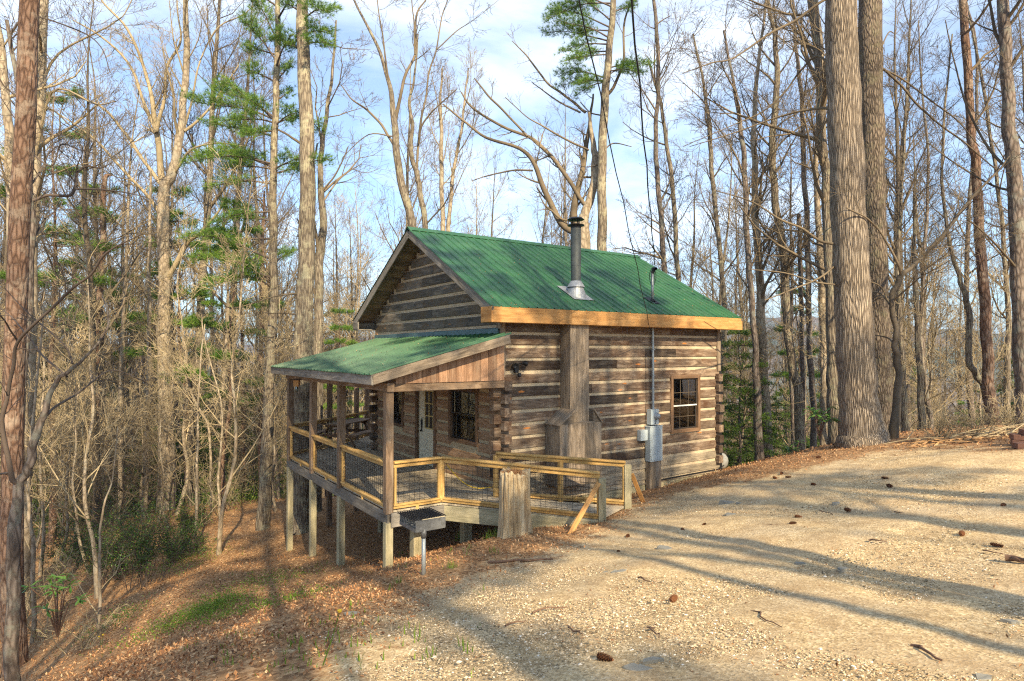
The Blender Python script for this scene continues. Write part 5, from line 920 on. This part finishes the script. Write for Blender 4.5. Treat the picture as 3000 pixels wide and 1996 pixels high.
# ------------------------------------------------------------------ things around the cabin
def stump():
    c = at(1508, 1550, 11.0); g = hz(c[0], c[1]); o = empty('tree_stump', (c[0], c[1], g)); tag(o, 'tall weathered tree stump with pine needles on top, in front of the ramp railing', 'stump'); rg = random.Random(3); m = MB(); n = 132; rows = 20; H = .83-g; V = []
    for j in range(rows):
        t = j/(rows-1); z = -.4+t*(H+.4)
        for k in range(n):
            a = 6.2832*k/n; fl = 1+.24*max(0, 1-(z+.1)/.55)**2*(.6+.4*math.sin(a*5+1)); r = .265*fl*(1-.06*t)*(1+.05*math.sin(a*19+math.sin(z*3))+.035*math.sin(a*29+z*2+2*math.sin(a*3))+.045*math.sin(a*5+z)+.03*math.sin(a*11)); V.append((r*math.cos(a), r*math.sin(a), z+(.035*math.sin(a*3+1)+.02*math.sin(a*13) if j == rows-1 else 0)))
    V.append((0, 0, H-.06)); f = [(j*n+k, j*n+(k+1) % n, (j+1)*n+(k+1) % n, (j+1)*n+k) for j in range(rows-1) for k in range(n)]; V = np.array(V); g_ = V[:, [2, 0, 1]]
    m.add(V, [np.array(f), np.array([((rows-1)*n+k, (rows-1)*n+(k+1) % n, rows*n) for k in range(n)])], g_, .6); m.build('trunk', M['stumpw'], o, True)
    rs = np.random.RandomState(2); P = rs.randn(260, 3)*(.1, .1, .015)+(0, 0, H-.02); tri_mesh(*tufts(P, rs.randn(260, 3), 4, .1, .006, rs), 'pine_litter', M['straw'], o)
M['stumpw'] = m_wood('stump_wood', (.20, .12, .055), (.46, .35, .205), (.68, .57, .385), None, .2, 1., 34)
stump()
def grill():
    b = at(1241, 1688, 8.7); g = hz(b[0], b[1]); o = empty('charcoal_grill', (b[0], b[1], g), R(34.5)); tag(o, 'sooty steel charcoal grill box with black grate on a single grey post', 'grill'); H = .45-g
    m = MB(); m.tube([(0, 0, -.2), (0, 0, H-.02)], [.03, .03], 16); m.build('post', M['conduit'], o, True)
    m = MB(); m.tube([(0, 0, H-.10), (0, 0, H+.03)], [.038, .038], 16); m.build('post_sleeve', M['grill'], o, True)
    w, d, h = .46, .52, .16; x0, y0, z0 = -.14, -.03, H+.0
    m = MB(); t = .006
    m.box((x0, y0, z0), (x0+w, y0+d, z0+t)); m.box((x0, y0-t, z0), (x0+w, y0, z0+h)); m.box((x0, y0+d, z0), (x0+w, y0+d+t, z0+h)); m.box((x0+w, y0-t, z0), (x0+w+t, y0+d+t, z0+h)); m.prism([(x0-t, y0, z0), (x0-t, y0+d, z0), (x0-t, y0+d, z0+.05), (x0-t, y0, z0+.05)], (t, 0, 0)); m.box((x0-.01, y0-.012, z0+h-.02), (x0+.03, y0-t, z0+h+.006)); m.build('firebox', M['grill'], o)
    m = MB(); zg = z0+h+.012
    for k in range(15): x = x0-.03+k*(w+.04)/14; m.bar((x, y0-.0, zg), (x, y0+d, zg), .011, .011)
    m.bar((x0-.04, y0+.005, zg-.008), (x0+w+.02, y0+.005, zg-.008), .012, .008); m.bar((x0-.04, y0+d-.005, zg-.008), (x0+w+.02, y0+d-.005, zg-.008), .012, .008); m.build('grate', M['grate'], o)
    m = MB(); m.box((x0+.1, y0-.008, z0+h+.0), (x0+w-.0, y0-.0005+.02, z0+h+.008), ax=0); m.build('rim', M['ash'], o)
    rs = np.random.RandomState(5); P = rs.uniform(0, 1, (160, 3))*(w-.04, d-.04, .02)+(x0+.02, y0+.02, z0+.01); tri_mesh(*stones(P, np.full(160, .018), rs), 'ash', M['slate'], o)
grill()
def rope():
    a, b = uv(-1.40, -.12, .77), uv(-.30, -.22, .17); P = [a+(b-a)*t+np.array((0, 0, -.28*math.sin(math.pi*t)*(1-t*.3))) for t in np.linspace(0, 1, 16)]; m = MB(); m.tube([tuple(p) for p in P], [.009]*16, 8); tag(m.build('rope', M['rope'], None, True), 'yellow rope sagging across the deck entrance behind the ramp rail', 'rope')
rope()
def bee_trap():
    p = uv(-2.80, 5.30, 2.22); o = empty('bee_trap', p); tag(o, 'small wooden bee trap box with glass jar hanging under the porch eave', 'bee trap'); m = MB()
    m.box((-.07, -.07, -.16), (.07, .07, .0), ax=2); m.build('box', M['newwood'], o); m = MB(); m.prism([(-.1, -.09, .0), (.1, -.09, .0), (.1, .09, .02), (-.1, .09, .02)], (0, 0, .015)); m.build('lid', M['infill'], o)
    m = MB(); m.lathe((0, 0, -.30), [(0, 0), (.038, 0), (.042, .02), (.042, .10), (.034, .13), (.034, .14)], 16); m.build('jar', M['glass'], o, True); T = Tubes(); T.add([(0, 0, .01), (0, 0, .14)], [.004, .004], 5); T.build('hanger', M['wire'], o)
bee_trap()
def picnic():
    p = uv(-.45, 8.15, 0); o = empty('picnic_table', p, R(34.5+40)); tag(o, 'dark wooden picnic table at the far end of the porch', 'picnic table'); m = MB()
    for k in range(5): m.box((-.9, -.37+k*.15, .72), (.9, -.23+k*.15, .76), ax=0)
    m.build('table_top', M['postw'], o)
    for s_ in (-1, 1):
        m = MB()
        for k in range(2): y = s_*(.62+k*.15); m.box((-.9, y-.068, .42), (.9, y+.068, .46), ax=0)
        m.build('bench', M['postw'], o)
        for x in (-.62, .62): m = MB(); m.bar((x, s_*.22, .72), (x, s_*.66, .0), .04, .09, up=(1, 0, 0)); m.build('leg', M['trim'], o)
    for x in (-.66, .66): m = MB(); m.bar((x, -.72, .38), (x, .72, .38), .04, .09); m.bar((x, -.36, .68), (x, .36, .68), .04, .09); m.build('crossbar', M['trim'], o)
picnic()
def tank():
    p = at(2120, 1352, 17.7); o = empty('propane_tank', (p[0], p[1], p[2]-.30), R(34.5)); tag(o, 'white propane tank with domed end showing past the cabin far corner', 'propane tank'); m = MB(); m.lathe((.12, -.0, .27), [(0, -.0), (.10, .02), (.18, .06), (.235, .14), (.25, .22), (.25, 1.3), (.2, 1.42), (0, 1.47)], 28, (0, 1, 0)); m.build('shell', M['whitetank'], o, True)
    for y in (.35, 1.1): m = MB(); m.box((-.06, y, -.25), (.30, y+.1, .08)); m.build('foot', M['conc'], o)
    m = MB(); m.lathe((.12, .75, .5), [(.09, 0), (.09, .12), (.02, .16), (0, .17)], 16); m.build('valve_cover', M['whitetank'], o, True)
tank()
def cables():
    for nm, lb, a, s1, r in (('power_cable', 'thick twisted black overhead cable ending at the roof mast', uv(MU, MV-.1, zm+.86), (-.2545, -1, .132), .011), ('power_cable', 'thin black overhead cable running down to the eave of the long wall', uv(4.05, -.5, 3.42), (-.2885, -1, .2725), .007)):
        T = Tubes(); n = 40; P = [a+np.array(s1)*t*30+np.array((.012*math.sin(t*160), 0, -.25*math.sin(math.pi*t)*0+.012*math.cos(t*160))) for t in np.linspace(0, 1, n)]
        m = MB(); m.tube([tuple(p) for p in P], [r]*n, 6); tag(m.build(nm, M['wire'], None, True), lb, 'cable')
cables()
def blocks():
    rs = random.Random(4); c = at(3005, 1318, 11.2); g = hz(c[0], c[1])
    spec = [(-.10, -.02, 0, 5), (.30, .25, 0, 10), (.62, .22, 0, 3), (.36, .25, .105, -8), (.70, .25, .105, 12), (.27, .28, .21, 6), (.60, .24, .21, -5), (.12, .33, 0, 60), (.14, .36, .105, 70)]
    lbs = ['red landscape block lying alone in front of the stack', 'bottom block under the left side of the red stack', 'bottom block at the right side of the red stack', 'middle-course red block on the left', 'middle-course red block on the right', 'topmost left block of the red stack', 'topmost right block of the red stack', 'end-on block at the left foot of the stack', 'end-on block, second course, left of the stack']
    for (x, y, z, a), lb in zip(spec, lbs):
        o = empty('landscape_block', (c[0]+x, c[1]+y, g+z), R(a)); tag(o, lb, 'block', 'stacked red landscape blocks'); m = MB(); m.prism([(-.15, -.09, 0), (.15, -.09, 0), (.10, .09, 0), (-.10, .09, 0)], (0, 0, .10)); b = m.build('block_body', M['block'], o); bv = b.modifiers.new('b', 'BEVEL'); bv.width = .008; bv.segments = 2
blocks()
def piles():
    rs = random.Random(5); c = at(2800, 1312, 13.2); m = MB()
    for k in range(90): x, y = rs.gauss(0, .55), rs.gauss(0, .3); z = hz(c[0]+x, c[1]+y)+rs.uniform(.01, .10)*max(.2, 1-abs(x)); a = rs.uniform(-.7, .7); l = rs.uniform(.08, .45); d = np.array((math.cos(a), math.sin(a), rs.uniform(-.1, .2)))*l/2; p = np.array((c[0]+x, c[1]+y, z)); m.bar(p-d, p+d, rs.uniform(.02, .06), rs.uniform(.008, .02))
    tag(m.build('split_wood_scraps', M['brushed']), kind='stuff')
    T = Tubes()
    for k in range(46): x, y = rs.gauss(.9, .9), rs.gauss(.2, .35); p = np.array((c[0]+x, c[1]+y, hz(c[0]+x, c[1]+y)+rs.uniform(0, .12))); a = rs.uniform(-.8, .8); l = rs.uniform(.3, 1.2); d = np.array((math.cos(a), math.sin(a), rs.uniform(-.05, .35))); T.add([tuple(p), tuple(p+d*l*.5+np.array((0, 0, .03))), tuple(p+d*l)], [.011, .009, .005], 5)
    tag(T.build('brush_pile', M['twig_pale'], None), kind='stuff')
piles()
def cone(px, i):
    g = gpx(*px); o = empty('pine_cone', g, random.uniform(0, 6)); m = MB(); L = random.uniform(.08, .12); V = []; rs = random.Random(i)
    for k in range(70):
        t = (k+.5)/70; a = k*2.4; r = .026*math.sin(math.pi*min(1, t*.95+.08))**.7; c = np.array((L*(t-.5), r*math.cos(a)*.55, .022+r*math.sin(a)*.55)); d = np.array((.4, math.cos(a), math.sin(a))); d /= np.linalg.norm(d); s_ = np.cross(d, (1, 0, 0)); s_ /= np.linalg.norm(s_)+1e-6
        V += [c-s_*.008, c+s_*.008, c+d*.019+s_*.006, c+d*.019-s_*.006]
    m.add(V, [np.arange(len(V)).reshape(-1, 4)]); m.lathe((-L/2, 0, .022), [(0, 0), (.012, .02), (.014, L*.5), (.005, L)], 8, (1, 0, 0)); m.build('scales', M['cone'], o); tag(o, 'brown pine cone lying on the gravel lot', 'pine cone', 'pine cones scattered over the lot')
CN = [(1839, 1576), (1812, 1624), (2000, 1559), (2064, 1544), (1973, 1764), (2605, 1429), (2383, 1424), (2592, 1405), (2484, 1501), (2340, 1520), (2322, 1540), (2818, 1569), (2919, 1604), (2397, 1343), (2290, 1390), (2310, 1402), (1770, 1942), (2270, 1404), (2940, 1488)]
for i, p in enumerate(CN): cone(p, i)
def rock(px, L, i, lb):
    g = gpx(*px); rs = np.random.RandomState(i+50); n = 9; a = np.sort(rs.uniform(0, 6.28, n)); r = L/2*rs.uniform(.65, 1.1, n); h = L*rs.uniform(.10, .2); V = [(math.cos(q)*w, math.sin(q)*w*.6, -.03) for q, w in zip(a, r)]+[(math.cos(q)*w*.86, math.sin(q)*w*.5, h*rs.uniform(.7, 1.)) for q, w in zip(a, r)]
    m = MB(); m.add(V, [np.array([range(n, 2*n)]), np.array([(k, (k+1) % n, n+(k+1) % n, n+k) for k in range(n)])]); o = m.build('slate_stone', M['slate'], None); o.location = (g[0], g[1], g[2]-L*.05); o.rotation_euler = (0, 0, rs.uniform(-.5, .5)); tag(o, lb, 'stone', 'flat stones in the lot')
RK = [((2135, 1476), .34, 'large flat grey stone just beyond the right ramp post'), ((2165, 1477), .18, 'rounded grey stone beside the large flat one'), ((2273, 1470), .16, None), ((2140, 1510), .3, None), ((2450, 1478), .2, None), ((1815, 1678), .26, None), ((1770, 1640), .16, None), ((1950, 1612), .3, 'tan flat stone in the sun below the ramp'), ((2590, 1550), .15, None), ((2910, 1460), .2, None), ((2345, 1655), .18, None), ((1040, 1800), .28, 'flat grey stone on the leaf bank near the bottom'), ((1870, 1965), .22, None), ((1920, 1950), .2, None), ((2500, 1830), .2, None), ((2530, 1890), .2, None), ((2180, 1600), .16, None), ((2470, 1670), .18, None), ((2880, 1990), .15, None), ((1780, 1680), .14, None), ((1340, 1675), .26, 'flat mossy stone right of the grill post'), ((2960, 1830), .16, None)]
for i, (p, L, lb) in enumerate(RK): rock(p, L, i, lb or 'small flat grey stone pressed into the gravel')
def stick(px, px2, r, lb=None):
    a, b = gpx(*px), gpx(*px2); T = Tubes(); n = 6; P = [a+(b-a)*t+np.array((0, 0, r+.01)) for t in np.linspace(0, 1, n)]
    for k in range(1, n-1): P[k] = P[k]+np.array((random.gauss(0, .02), random.gauss(0, .02), random.uniform(0, .012)))
    T.add([tuple(p) for p in P], list(np.linspace(r, r*.5, n)), 6); tag(T.build('stick', M['stick'], None), lb or 'thin dry stick lying on the gravel', 'stick', 'dry sticks on the lot')
for q in (((1430, 1655), (1620, 1645), .022, 'long mossy fallen branch on the leaf bank right of the grill'), ((2545, 1591), (2598, 1596), .012), ((2620, 1505), (2650, 1508), .008), ((1560, 1805), (1660, 1787), .008), ((1480, 1845), (1540, 1825), .008), ((1665, 1850), (1705, 1865), .008), ((1870, 1700), (1905, 1710), .01), ((2240, 1543), (2285, 1543), .007), ((1500, 1385), (1501, 1384), .004), ((2880, 1620), (2940, 1632), .008), ((2945, 1650), (3020, 1660), .035, 'grey broken branch end at the right edge of the lot'), ((2670, 1905), (2760, 1950), .012), ((2200, 1800), (2290, 1845), .007), ((1895, 1845), (1930, 1880), .007), ((2400, 1500), (2440, 1512), .008)): stick(*q) if q[0] != (1500, 1385) else None
def stalk(px, hs, lb, mat, head, seed):
    g = gpx(*px); o = empty('flower_stalk', g); tag(o, lb, 'flower stalk'); T = Tubes(); rs = random.Random(seed); H = []
    for h in hs: d = np.array((rs.gauss(0, .06), rs.gauss(0, .03), h)); T.add([(0, 0, -.02), tuple(d*.5+np.array((.01, 0, 0))), tuple(d)], [.005, .004, .003], 5); H.append(d)
    T.build('stem', M[mat], o); m = MB()
    for d in H: m.lathe(d, [(0, -.01), (.014, 0), (.018, .012), (.0, .02)], 8)
    m.build('flower_head', M[head], o)
stalk((1420, 1580), (.24, .26, .12), 'dry seed-head stalks standing beside the stump foot', 'twig_pale', 'straw', 1); stalk((940, 1965), (.42,), 'single green stalk with yellow flowers on the lower leaf bank', 'bright', 'rope', 2); stalk((296, 1895), (.18, .15), 'small yellow-flowered weed at the lower left', 'bright', 'rope', 3)

def haze():
    m = bpy.data.materials.new('haze'); m.use_nodes = True; N = m.node_tree.nodes; N.remove(N['Principled BSDF']); v = N.new('ShaderNodeVolumePrincipled'); v.inputs['Color'].default_value = (.50, .70, 1, 1); v.inputs['Density'].default_value = .0004; v.inputs['Anisotropy'].default_value = .3
    m.node_tree.links.new(v.outputs[0], N['Material Output'].inputs['Volume']); b = MB(); b.box((-1790, -1790, -52), (1790, 1790, 66)); tag(b.build('haze', m), kind='stuff')
haze()

def roof_bits():
    rs = np.random.RandomState(17); n = 420; u = rs.uniform(-3.0, -.1, n); v = rs.uniform(-.4, 6.7, n); P = np.stack([uv(a, b, zp(a)+.024) for a, b in zip(u, v)]); D = rs.randn(n, 3); D[:, 2] = 0
    n2 = 500; u2 = rs.uniform(-.5, 7.6, n2); v2 = -EO+(VM+EO)*rs.rand(n2)**1.6; P2 = np.stack([uv(a, b, zroof(b)+.024) for a, b in zip(u2, v2)]); D2 = rs.randn(n2, 3); D2[:, 2] = 0
    tag(tri_mesh(*leaves(np.vstack([P, P2]), np.vstack([D, D2]), .04, .018, rs, flat=1.2), 'roof_leaf_debris', M['litter'], None), kind='stuff')
roof_bits()
